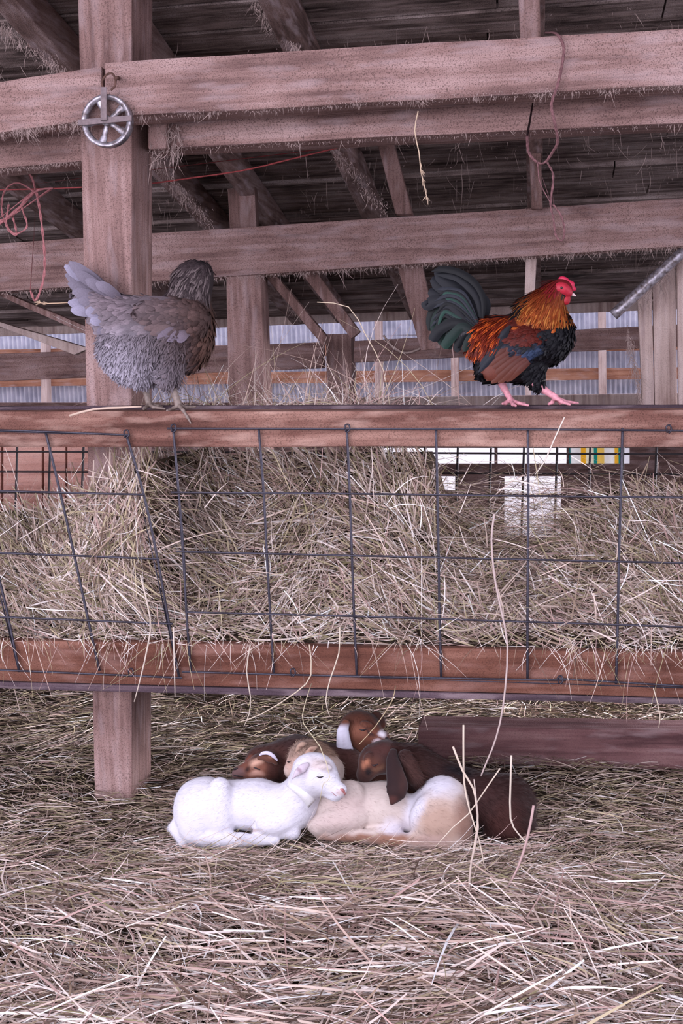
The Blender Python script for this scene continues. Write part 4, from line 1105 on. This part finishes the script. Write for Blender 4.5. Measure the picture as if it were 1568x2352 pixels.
# ---- brown sleeping kid at the left
K = Org(3.32)
K.cone((602, 1752), (680, 1745), 42, 52, k=24).cone((680, 1745), (790, 1765), 54, 54, k=24)
K.ell((690, 1790), 90, 50, 50, 0, k=20)
K.cone((640, 1772, -.03), (615, 1768, -.06), 38, 38, k=16)
K.ell((606, 1764, -.075), 42, 34, 34, -14, k=12)
K.cone((590, 1766, -.08), (550, 1774, -.09), 29, 15, k=12).ell((546, 1779, -.09), 14, 11, 13, 0, k=6)
K.ell((588, 1754, -.105), 17, 7, 8, -22, k=6)
bk = thing('goat_kid', 'brown kid asleep behind the white one, face turned left', 'goat', ground_loc(640, 1800, 3.34), 'goat kids sleeping in a heap')
bcol = paint((74, 44, 38), [((58, 35, 33), 700, 1705, 120, 22, 5), ((122, 76, 60), 580, 1772, 46, 28, -8), ((208, 164, 142), 590, 1750, 17, 9, -32), ((196, 150, 132), 588, 1777, 18, 9, 0), ((74, 42, 36), 630, 1770, 20, 34, 0), ((112, 84, 82), 545, 1774, 18, 16, 0), ((60, 34, 30), 568, 1764, 9, 4, -40), ((120, 66, 50), 566, 1748, 18, 7, -35)])
V, N = body('body', K, bk, bcol)
fx, fy = proj(V); face = (fx < 612) & (fy > 1738)
coat(bk, V, N, bcol, 9000, .014, .0006, pdir(1, .1), .35, .14, mask=~face)
coat(bk, V, N, bcol, 4000, .006, .0005, pdir(1, .1), .15, .1, mask=face)
o = flat_sweep('ear', [(596, 1735, -.112), (604, 1730, -.116), (617, 1730, -.118), (628, 1737, -.116), (637, 1747, -.11)], [2, 4, 4.4, 4.2, 2], 3, 3.32, FUR, bk, paint((212, 204, 222), []), curl=0)
o['label'] = 'white rim of the ear laid back'
flat_sweep('ear', [(592, 1742, -.104), (606, 1740, -.112), (622, 1744, -.112), (636, 1756, -.10)], [4, 9, 10, 3], 3, 3.32, FUR, bk, paint((98, 60, 48), [((140, 98, 78), 622, 1740, 10, 4, 25)]))
mark('eye', K, [(582, 1762), (588, 1765), (597, 1768)], [.0008, .0022, .001], DARK, bk)
mark('nose', K, [(536, 1768), (541, 1766), (546, 1764)], [.0015, .003, .001], BLACKN, bk)
mark('mouth', K, [(536, 1780), (548, 1783), (558, 1784)], [.0012, .002, .001], BLACKN, bk)

# ---- brown kid with the white ear
K = Org(3.38)
K.ell((826, 1673), 47, 43, 40, 15, k=14)
K.cone((842, 1684, -.01), (874, 1694, -.035), 37, 18, k=14).ell((880, 1694, -.04), 13, 12, 14, 20, k=6)
K.cone((812, 1690, .01), (812, 1780, .01), 40, 48, k=20)
K.cone((830, 1800, .03), (930, 1775, .05), 54, 56, k=24).cone((930, 1775, .05), (985, 1780, .05), 54, 46, k=20)
K.ell((842, 1664, -.046), 17, 8, 8, 18, k=6)
K.ell((868, 1655, .03), 16, 24, 8, -30, k=8)
ek = thing('goat_kid', 'brown kid with a long white ear, head raised highest in the heap', 'goat', ground_loc(830, 1800, 3.4), 'goat kids sleeping in a heap')
ecol = paint((110, 66, 50), [((78, 44, 34), 822, 1640, 46, 16, 5), ((86, 50, 38), 795, 1652, 24, 20, 0), ((92, 53, 41), 838, 1655, 24, 20, 0), ((58, 36, 32), 950, 1750, 90, 70, 0), ((72, 44, 37), 830, 1775, 60, 34, 0), ((130, 82, 64), 826, 1680, 20, 16, 0), ((60, 36, 34), 852, 1683, 15, 4, 35), ((240, 232, 240), 878, 1686, 9, 9, 20), ((216, 196, 200), 866, 1702, 9, 4, 0), ((66, 40, 34), 872, 1652, 14, 22, -30)])
V, N = body('body', K, ek, ecol)
fx, fy = proj(V)
coat(ek, V, N, ecol, 9000, .012, .0006, pdir(.2, 1), .25, .12, mask=(fx < 862) | (fy > 1715))
def earcol(V):
    c = paint((208, 204, 218), [])(V); m = np.clip(1.6 * wob(V, 260.0, 2.0) + wob(V, 130.0, 9.0) - .1, 0, 1)[:, None] * .8
    x, y = proj(V); m = m * np.clip((y - 1690)[:, None] / 40, .15, 1); c = c * (1 - m) + lin((128, 106, 122)) * m
    tp = np.clip((1672 - y)[:, None] / 12, 0, 1); return c * (1 - tp) + lin((110, 66, 50)) * tp
o = flat_sweep('ear', [(797, 1655, -.05), (788, 1678, -.068), (789, 1705, -.074), (793, 1732, -.074), (798, 1757, -.066)], [8, 14, 17, 21, 13], 4, 3.38, FUR, ek, earcol); o['label'] = 'long drooping white ear with dark flecks'
mark('eye', K, [(825, 1675), (833, 1677), (842, 1675)], [.001, .0032, .001], DARK, ek)
mark('nose', K, [(884, 1694), (889, 1697), (892, 1700)], [.002, .0045, .002], BLACKN, ek, lift=-.001)
mark('mouth', K, [(868, 1706), (878, 1704), (888, 1703)], [.0008, .0012, .0008], BLACKN, ek)

# ---- dark brown kid at the right
K = Org(3.20)
K.ell((868, 1740, -.05), 42, 34, 36, 0, k=14)
K.cone((852, 1755, -.06), (838, 1780, -.055), 30, 20, k=12)
K.cone((888, 1736, -.035), (950, 1758, -.01), 36, 44, k=20).cone((950, 1758, -.01), (1045, 1812, .0), 46, 52, k=24)
K.cone((930, 1738, -.075), (952, 1786, -.085), 17, 20, k=7)
K.cone((1055, 1822), (1150, 1845), 56, 68, k=26)
K.ell((1168, 1858), 60, 72, 62, 10, k=22)
K.ell((1160, 1880, -.042), 50, 50, 32, 0, k=8)
K.ell((1196, 1890, -.01), 32, 40, 38, 0, k=14)
K.cone((1120, 1915, -.05), (1190, 1922, -.045), 14, 18, k=9)
K.ell((846, 1742, -.088), 11, 16, 9, 20, k=6)
dk = thing('goat_kid', 'dark brown kid at the right with a long drooping brown ear, back to the viewer', 'goat', ground_loc(1150, 1915, 3.18), 'goat kids sleeping in a heap')
dcol = paint((54, 33, 31), [((88, 53, 43), 850, 1760, 34, 30, 0), ((176, 116, 90), 842, 1756, 8, 11, 20), ((70, 40, 36), 878, 1722, 40, 18, 0), ((38, 26, 28), 845, 1772, 8, 14, 10), ((112, 78, 60), 868, 1764, 18, 7, -15), ((72, 46, 41), 950, 1765, 26, 40, -20), ((30, 22, 26), 1050, 1772, 44, 14, 10), ((68, 38, 34), 1155, 1880, 44, 46, 0), ((60, 36, 34), 1110, 1830, 30, 60, 0), ((80, 48, 43), 1165, 1905, 30, 16, 0)])
V, N = body('body', K, dk, dcol)
fx, fy = proj(V); face = fx < 893
coat(dk, V, N, dcol, 22000, .021, .0007, pdir(.8, .6), .5, .16, mask=~face)
coat(dk, V, N, dcol, 5000, .008, .0005, pdir(.8, .2), .15, .12, mask=face)
ec = paint((46, 28, 28), [((78, 46, 42), 898, 1838, 12, 12, 0), ((62, 38, 35), 925, 1790, 10, 40, 0), ((42, 26, 28), 892, 1775, 9, 40, 0)])
o = flat_sweep('ear', [(904, 1722, -.075), (902, 1745, -.1), (907, 1775, -.128), (912, 1805, -.15), (908, 1828, -.155), (898, 1848, -.15)], [8, 15, 20, 25, 21, 3], 4, 3.2, FUR, dk, ec); o['label'] = 'long drooping dark ear'
mark('eye', K, [(853, 1757), (860, 1758), (868, 1755)], [.001, .0028, .001], DARK, dk)

# ================================================================== the birds
def plume(t, name, parts, mat=FEA):
    V, Q, C = merge(parts); return mesh_np(name, V, Q, mat, t, cols=C)

def field(V, N, n, L, W, flow, colf, mask=None, lift=.10, tip=1.25, jit=.12, spread=.12, edge=None, curl=.12, sink=.15):
    k, p, q, tg = on_skin(V, N, n, flow, mask)
    d = nz(tg + q * lift + rng.normal(0, spread, p.shape))
    n = len(p); Ls = L * rng.uniform(.75, 1.2, n)
    c = colf(p) * (1 + rng.normal(0, jit, (n, 1)))
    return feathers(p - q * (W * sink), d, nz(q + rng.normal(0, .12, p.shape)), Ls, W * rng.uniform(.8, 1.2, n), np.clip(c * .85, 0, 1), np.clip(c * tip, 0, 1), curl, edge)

def bird_leg(t, Y, pts, rs, toes, col, mottled=0):
    o = Org(Y)
    for (a, b), (ra, rb) in zip(zip(pts[:-1], pts[1:]), zip(rs[:-1], rs[1:])): o.cone(a, b, ra, rb, k=4)
    for toe in toes:
        for i in range(len(toe) - 1): o.cone(toe[i], toe[i + 1], 4.6 - i * .8, 4.0 - i * 1.2, k=4)
    V, Q, N = o.mesh(.0011)
    c = np.tile(lin(col), (len(V), 1)) * (1 + .22 * np.sign(np.sin(proj(V)[1] * 1.7))[:, None] * .18 + .2 * wob(V, 300, 2)[:, None])
    return mesh_np('leg', V, Q, SKIN, t, cols=c)

# ---- hen
YH = 3.32; m = M(YH, 330, 780)
hen = thing('hen', 'grey-brown hen standing on the top rail at the left, facing away to the right', 'chicken', P(370, 938, YH))
B = Org(YH)
B.cone((300, 795), (415, 762), 70, 74, k=30).ell((322, 826), 66, 52, 60, -6, k=24).cone((250, 722), (345, 735), 42, 54, k=26)
B.cone((200, 672), (262, 722), 26, 44, k=24)
B.cone((424, 742), (440, 660), 62, 46, k=30).ell((446, 638), 42, 40, 38, 0, k=16).ell((466, 626), 22, 22, 24, 0, k=10)
B.ell((425, 795), 56, 58, 56, 0, k=24).ell((330, 858, -.02), 26, 28, 28, 0, k=16).ell((390, 858, -.03), 26, 30, 28, 0, k=16).ell((266, 800), 34, 40, 40, 0, k=16)
HLG, HMG, HDB, HBR, HHD = lin((168, 161, 174)), lin((116, 105, 111)), lin((70, 56, 56)), lin((78, 54, 45)), lin((58, 48, 50))
def hencol(p):
    x, y = proj(p)
    b = np.clip((x - 300) / 130, 0, 1) * np.clip(1.15 - np.clip(y - 770, 0, 200) / 90 + np.clip(x - 420, 0, 80) / 60, 0, 1)
    b = b[:, None]
    lo = np.clip((y - 740) / 110, 0, 1)[:, None] * np.clip((400 - x) / 120, 0, 1)[:, None]
    c = (HMG * (1 - lo) + HLG * lo) * (1 - b) + HDB * b
    sad = soft(x, y, 275, 690, 62, 34, 38)[:, None]; c = c * (1 - sad * .7) + lin((112, 98, 104)) * sad * .7
    r = np.clip((x - 442) / 30, 0, 1)[:, None] * np.clip((y - 660) / 40, 0, 1)[:, None]; c = c * (1 - r * .8) + HBR * r * .8
    h = np.clip((705 - y) / 30, 0, 1)[:, None] * np.clip((x - 370) / 20, 0, 1)[:, None]; c = c * (1 - h) + HHD * h
    k = np.clip((612 - y) / 10, 0, 1)[:, None] * np.clip((x - 455) / 12, 0, 1)[:, None]; c = c * (1 - k) + lin((26, 24, 28)) * k
    return c * (1 + .15 * wob(p, 55, 3)[:, None])
V, Q, N = B.mesh(.004); mesh_np('body', V, Q, FEA, hen, cols=hencol(V) * .75)
x, y = proj(V)
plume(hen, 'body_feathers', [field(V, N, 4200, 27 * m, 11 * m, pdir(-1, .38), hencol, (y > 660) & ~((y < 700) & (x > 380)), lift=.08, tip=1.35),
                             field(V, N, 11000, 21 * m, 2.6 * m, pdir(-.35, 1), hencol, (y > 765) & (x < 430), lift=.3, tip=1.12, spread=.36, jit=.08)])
def hackle(p):
    c = hencol(p); s = (rng.uniform(0, 1, (len(p), 1)) < .42); return np.where(s, lin((98, 86, 86)), c)
plume(hen, 'neck_feathers', [field(V, N, 2600, 24 * m, 3.8 * m, pdir(-.45, 1), hackle, (y < 725) & (x > 372) & (y > 612) & (x < 482), lift=.08, tip=1.2)])
plume(hen, 'head_feathers', [field(V, N, 900, 11 * m, 3.4 * m, pdir(-1, .45), hencol, (y < 622) & (x > 405), lift=.06, tip=1.35, spread=.2)])
# tail
parts = []
for k, (bx, by, tx, ty, w, dz) in enumerate([(268, 690, 158, 602, 34, -.03), (262, 690, 148, 610, 36, -.01), (262, 696, 150, 630, 36, .01), (262, 700, 156, 650, 34, -.035), (262, 706, 166, 668, 34, -.045), (266, 716, 180, 688, 32, -.05),
        (250, 722, 156, 694, 32, -.045), (254, 728, 162, 712, 32, -.05), (262, 730, 196, 716, 36, -.06), (268, 740, 206, 738, 32, -.06), (276, 752, 222, 764, 26, -.055), (270, 700, 172, 622, 32, -.05), (275, 694, 196, 642, 30, -.055), (280, 690, 220, 650, 30, -.055)]):
    b0, t0 = P(bx, by, YH + dz * .6), P(tx, ty, YH + dz); md = (b0 + t0) / 2 + UP * 4 * m - FWD * .004
    lt = lin((158, 152, 172)) if k in (6, 7, 8, 9, 1) else lin((128, 120, 134))
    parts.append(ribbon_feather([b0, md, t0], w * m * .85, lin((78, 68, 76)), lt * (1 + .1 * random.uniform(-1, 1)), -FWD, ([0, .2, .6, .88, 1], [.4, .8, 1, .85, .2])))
    if dz > -.04: parts.append(ribbon_feather([b0 + FWD * .05, md + FWD * .06, t0 + FWD * .05], w * m, lin((104, 92, 100)), lt, FWD, ([0, .2, .6, .88, 1], [.4, .8, 1, .85, .2])))
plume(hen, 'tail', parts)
# wing
W_ = Org(YH); W_.ell((398, 722, -.058), 84, 40, 26, 6, k=10).ell((430, 745, -.05), 48, 50, 26, 0, k=20)
Vw, Qw, Nw = W_.mesh(.004)
def wingcol(p):
    x, y = proj(p); b = np.clip((x - 340) / 110, 0, 1)[:, None]
    return (lin((92, 78, 80)) * (1 - b) + lin((72, 55, 52)) * b) * (1 + .22 * wob(p, 70, 4)[:, None])
wing = mesh_np('wing', Vw, Qw, FEA, hen, cols=wingcol(Vw) * .8)
parts = [field(Vw, Nw, 1000, 24 * m, 12 * m, pdir(-1, .3), wingcol, None, lift=.07, tip=1.35)]
for k, (tx, ty) in enumerate([(318, 690), (312, 700), (306, 714), (310, 728), (318, 742), (330, 756), (344, 768), (360, 778), (384, 784), (408, 786)]):
    b0 = P(425 + k * 2, 700 + k * 6, YH - .066); t0 = P(tx, ty, YH - .072 - .003 * k); md = (b0 + t0) / 2 - FWD * .010 + UP * .003
    cc = lin((92, 76, 76)) if k > 2 else lin((80, 70, 74))
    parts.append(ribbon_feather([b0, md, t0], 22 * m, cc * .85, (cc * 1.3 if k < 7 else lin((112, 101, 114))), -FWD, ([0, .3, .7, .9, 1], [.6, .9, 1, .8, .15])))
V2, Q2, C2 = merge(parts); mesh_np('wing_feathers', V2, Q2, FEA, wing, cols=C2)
o = Org(YH); o.cone((482, 636, .01), (492, 646, .015), 6, 2, k=3); vv, qq, _ = o.mesh(.0012); mesh_np('beak', vv, qq, SKIN, hen, cols=np.tile(lin((70, 58, 54)), (len(vv), 1)))
hl = (134, 118, 110)
bird_leg(hen, YH, [(328, 862, .02), (334, 895, .02), (342, 928, .02)], [11, 8, 7], [[(342, 928, .02), (352, 935, .0), (378, 939, -.01)], [(342, 928, .02), (332, 938, -.01), (330, 940, -.02)], [(342, 928, .02), (362, 933, .02), (372, 934, .03)]], hl)
bird_leg(hen, YH - .03, [(384, 858), (396, 892), (410, 930)], [13, 9, 8], [[(410, 930), (398, 938, -.01), (384, 943, -.035)], [(410, 930), (420, 942, -.035), (430, 958, -.045), (438, 972, -.047)], [(410, 930), (428, 936, .02), (448, 934, .035)], [(410, 930), (402, 936, .01)]], hl)

# ---- rooster
YR = 3.32; m = M(YR, 1180, 780)
rst = thing('rooster', 'rooster with orange neck, black breast and tail, walking on the top rail', 'chicken', P(1200, 934, YR))
B = Org(YR)
B.cone((1180, 802), (1248, 778), 62, 60, k=26).ell((1268, 752), 43, 54, 46, -20, k=22).cone((1112, 768), (1190, 775), 36, 54, k=26)
B.cone((1282, 668), (1242, 722), 23, 54, k=18).ell((1292, 664), 22, 22, 20, 0, k=10)
B.ell((1150, 838), 46, 38, 40, -20, k=20).ell((1205, 835), 42, 42, 42, 0, k=20).cone((1228, 850, -.02), (1240, 880, -.025), 26, 13, k=14).ell((1128, 840), 32, 34, 30, 0, k=16)
BLK, RED, ORG, GLD, DRD = lin((22, 21, 25)), lin((112, 40, 24)), lin((146, 72, 32)), lin((178, 112, 54)), lin((74, 26, 20))
HK = [(1264, 640), (1250, 655), (1215, 695), (1178, 728), (1188, 745), (1210, 752), (1245, 758), (1285, 752), (1302, 715), (1300, 690), (1282, 660)]
SD = [(1175, 724), (1120, 735), (1098, 748), (1070, 800), (1072, 815), (1140, 812), (1168, 770)]
BW = [(1170, 726), (1250, 745), (1256, 785), (1200, 788), (1165, 782), (1160, 750)]
def roocol(p):
    x, y = proj(p); jx, jy = x + wob(p, 90, 2) * 4, y + wob(p, 110, 5) * 4
    c = np.tile(BLK, (len(p), 1))
    c[inpoly(jx, jy, BW)] = DRD
    s = inpoly(jx, jy, SD); c[s] = RED
    h = inpoly(jx, jy, HK); f = np.clip((y - 660) / 60, 0, 1)[:, None]; hc = lin((96, 34, 18)) * (1 - f) + ORG * f
    c[h] = hc[h]
    c[(y < 672) & (x > 1266)] = lin((110, 26, 30))
    bl = soft(x, y, 1234, 806, 30, 13, -35)[:, None]; c = c * (1 - bl * .7) + lin((44, 54, 76)) * bl * .7  # blue sheen of the wing bar put into the colour
    return c * (1 + .12 * wob(p, 80, 6)[:, None])
V, Q, N = B.mesh(.0036); mesh_np('body', V, Q, FEA, rst, cols=roocol(V) * .8)
x, y = proj(V); inh = inpoly(x, y, HK)
plume(rst, 'body_feathers', [field(V, N, 4200, 24 * m, 9 * m, pdir(-.85, .5), roocol, ~inh & ~inpoly(x, y, SD) & (x < 1330) & ~((y < 712)), lift=.06, tip=1.3)], FEAG)
def hk(p):
    c = roocol(p); s = rng.uniform(0, 1, (len(p), 1)); x, y = proj(p); low = np.clip((y - 672) / 40, 0, 1)[:, None]
    return np.where(s < .30, GLD * low + c * (1 - low), np.where(s < .5, lin((118, 52, 24)), c))
plume(rst, 'neck_hackle', [field(V, N, 3600, 38 * m, 3.2 * m, pdir(-.42, 1), hk, (y < 722) & (x > 1165) & (x < 1306) & (y > 640) & inpoly(x, y, [(1255, 630), (1170, 735), (1300, 735), (1306, 700), (1280, 640)]), lift=.10, tip=1.15, spread=.08)], FEAG)
def sd(p):
    s = rng.uniform(0, 1, (len(p), 1)); return np.where(s < .25, lin((188, 84, 36)), np.where(s < .5, lin((92, 30, 20)), np.tile(RED, (len(p), 1))))
plume(rst, 'saddle_hackle', [field(V, N, 1600, 50 * m, 3.6 * m, pdir(-.5, 1), sd, inpoly(x, y, [(1175, 722), (1112, 735), (1095, 760), (1085, 780), (1120, 788), (1155, 775)]), lift=.12, tip=1.2, spread=.1)], FEAG)
# wing
W_ = Org(YR); W_.ell((1205, 782, -.052), 56, 36, 20, -28, k=12).ell((1160, 828, -.05), 62, 34, 16, -38, k=16).ell((1228, 795, -.05), 36, 30, 22, 0, k=14)
Vw, Qw, Nw = W_.mesh(.0036)
BR = [(1166, 786), (1182, 808), (1214, 830), (1186, 858), (1140, 880), (1112, 872), (1104, 850), (1140, 815)]
def rwcol(p):
    x, y = proj(p); c = np.tile(BLK, (len(p), 1))
    c[inpoly(x, y, BW)] = DRD
    c[inpoly(x, y, BR)] = lin((112, 60, 48))
    bl = soft(x, y, 1232, 806, 26, 12, -30)[:, None]; c = c * (1 - bl) + lin((48, 60, 84)) * bl  # same sheen tinted into the wing's black feathers
    b2 = soft(x, y, 1200, 806, 36, 10, 30)[:, None]; return c * (1 - b2 * .5) + lin((44, 48, 70)) * b2 * .5
wing = mesh_np('wing', Vw, Qw, FEAG, rst, cols=rwcol(Vw) * .8)
xw, yw = proj(Vw); inb = inpoly(xw, yw, BR)
parts = [field(Vw, Nw, 1400, 20 * m, 8 * m, pdir(-.9, .55), rwcol, ~inb, lift=.05, tip=1.3)]
for k, (bx, by, tx, ty) in enumerate([(1172, 792, 1104, 846), (1180, 800, 1104, 856), (1188, 806, 1108, 866), (1196, 812, 1116, 874), (1204, 818, 1128, 880), (1210, 824, 1144, 880), (1214, 830, 1162, 876)]):
    b0 = P(bx, by, YR - .074); t0 = P(tx, ty, YR - .066); md = (b0 + t0) / 2 - FWD * .006 + UP * .002
    parts.append(ribbon_feather([b0, md, t0], 19 * m, lin((72, 34, 28)) * (1 + .2 * (k % 2)), lin((100, 58, 47)), -FWD, ([0, .3, .7, .9, 1], [.7, 1, 1, .8, .2])))
for k, (bx, by, tx, ty) in enumerate([(1172, 748, 1128, 800), (1168, 762, 1112, 826), (1166, 774, 1100, 842), (1164, 782, 1098, 856)]):
    b0 = P(bx, by, YR - .072); t0 = P(tx, ty, YR - .068); md = (b0 + t0) / 2 - FWD * .006
    parts.append(ribbon_feather([b0, md, t0], 17 * m, lin((20, 20, 25)), lin((36, 39, 48)), -FWD))
V2, Q2, C2 = merge(parts); mesh_np('wing_feathers', V2, Q2, FEAG, wing, cols=C2)
# tail: broad black main feathers under long curved sickles
parts = []
def tf(pts, w, c0, c1, dz, wp=None): parts.append(ribbon_feather([P(px, py, YR + dz) for px, py in pts], w * m, lin(c0) * .33, lin(c1) * .36, -FWD, wp, .18))
wide = ([0, .2, .6, .9, 1], [.35, .75, 1, .9, .3])
for k, (tx, ty) in enumerate([(1000, 622), (1012, 618), (1032, 624), (1052, 636), (1072, 654), (1090, 680), (990, 640), (984, 668)]):
    tf([(1098, 752), ((1098 + tx) / 2 + 14, (752 + ty) / 2 - 12), (tx, ty)], 42, (40, 40, 48), (50, 52, 62), .012 + .004 * k, wide)
tf([(1108, 738), (1110, 690), (1092, 652), (1056, 626), (1016, 618), (990, 624)], 17, (26, 26, 32), (20, 20, 26), -.02)
tf([(1106, 742), (1100, 695), (1080, 660), (1044, 634), (1000, 630)], 22, (58, 58, 66), (36, 38, 46), -.012)
for k, (pts, w, c0, c1) in enumerate([
    ([(1096, 748), (1060, 690), (1020, 690), (992, 720), (986, 760)], 24, (30, 32, 36), (30, 40, 40)),
    ([(1090, 752), (1060, 712), (1020, 712), (1000, 740), (1000, 775)], 26, (34, 36, 40), (38, 74, 62)),
    ([(1092, 758), (1056, 724), (1026, 738), (1012, 768), (1012, 792)], 24, (28, 30, 34), (40, 70, 62)),
    ([(1090, 764), (1064, 742), (1040, 756), (1030, 786), (1034, 802)], 22, (34, 36, 40), (32, 58, 52)),
    ([(1088, 770), (1072, 762), (1058, 778), (1050, 798), (1056, 806)], 20, (28, 30, 34), (26, 30, 38)),
    ([(1084, 756), (1040, 700), (1004, 690), (982, 700), (978, 690)], 30, (44, 44, 52), (42, 44, 54)),
    ([(1090, 758), (1050, 740), (1012, 756), (996, 776), (992, 784)], 26, (26, 28, 32), (34, 36, 46)),
    ([(1090, 762), (1062, 750), (1040, 770), (1024, 790), (1018, 800)], 24, (30, 34, 38), (46, 88, 74)),
    ([(1096, 770), (1080, 775), (1072, 790), (1066, 808)], 18, (26, 28, 30), (40, 64, 56))]):
    tf(pts, w, c0, c1, -.02 - .004 * k, ([0, .2, .6, .9, 1], [.3, .8, 1, .8, .25]))
for k in range(14):
    q = k / 13; tf([(1100 - 6 * q, 744 + 14 * q), (1068 - 20 * q, 678 + 60 * q), (1034 - 16 * q, 664 + 62 * q), (1000 - 14 * q + 8 * (k % 3), 664 + 96 * q + 6 * (k % 2))], 9, [(70, 72, 84), (30, 30, 36), (52, 74, 70)][k % 3], [(60, 64, 76), (26, 28, 34), (60, 110, 94)][k % 3], -.038 - .001 * (k % 4))
for k in range(7): tf([(1118 - k, 738 + k * 2), (1100 - k * 4, 742 + k * 2), (1084 - k * 6, 752 + k * 3), (1074 - k * 5, 764 + k * 3)], 7, (190, 184, 190), (120, 116, 122), -.036)
plume(rst, 'tail', parts, FEAG)
# head
def blob(name, els, col, k=5, h=.0012, cols=None):
    o = Org(YR)
    for c, rx, ry, rz, a in els: o.ell(c, rx, ry, rz, a, k=k)
    v, q, n = o.mesh(h); cc = np.tile(lin(col), (len(v), 1)) * (1 + .12 * wob(v, 260, 1)[:, None])
    return mesh_np(name, v, q, SKIN, rst, cols=cc), o
fc, fo = blob('face', [((1290, 664, -.012), 20, 15, 18, 20), ((1302, 672, -.008), 12, 11, 14, 0), ((1275, 663, -.018), 9, 9, 8, 0)], (176, 40, 58))
blob('comb', [((1290, 641), 8, 6, 7, 10), ((1300, 646), 12, 7, 8, 38), ((1310, 654), 8, 9, 8, 60), ((1314, 664), 5, 9, 6, 90)], (188, 38, 72))
blob('wattle', [((1300, 684, -.01), 9, 15, 6, -10), ((1297, 690, -.012), 8, 9, 6, 0)], (162, 26, 42))
o = Org(YR); o.cone((1308, 673, -.003), (1320, 679, -.002), 5.5, 2.2, k=2); v, q, _ = o.mesh(.001); mesh_np('beak', v, q, SKIN, rst, cols=np.tile(lin((224, 198, 196)), (len(v), 1)))
e = fo.hit(1289, 661, .0005); V2, Q2 = tube_arrays([e, e - FWD * .0012], .0032, 12); mesh_np('eye', V2, Q2, plain('bird_eye', (40, 18, 14), .15, .6, 0, .2, 90), rst)
pk = (214, 148, 158)
bird_leg(rst, YR, [(1146, 868, .01), (1158, 893, .01), (1172, 918, .01)], [12, 7, 6.5], [[(1172, 918, .01), (1190, 926, -.01), (1212, 931, -.03)], [(1172, 918, .01), (1186, 925, .02), (1204, 926, .04)], [(1172, 918, .01), (1160, 926, .0), (1154, 927, -.01)], [(1172, 918, .01), (1178, 929, -.02), (1184, 932, -.04)]], pk)
bird_leg(rst, YR - .03, [(1232, 882), (1248, 895), (1274, 912)], [12, 8, 7], [[(1274, 912), (1290, 923, -.01), (1308, 929, -.03)], [(1274, 912), (1296, 922, .02), (1326, 926, .04)], [(1274, 912), (1268, 924, .01), (1260, 928, .01)], [(1274, 912), (1286, 926, .03)]], pk)
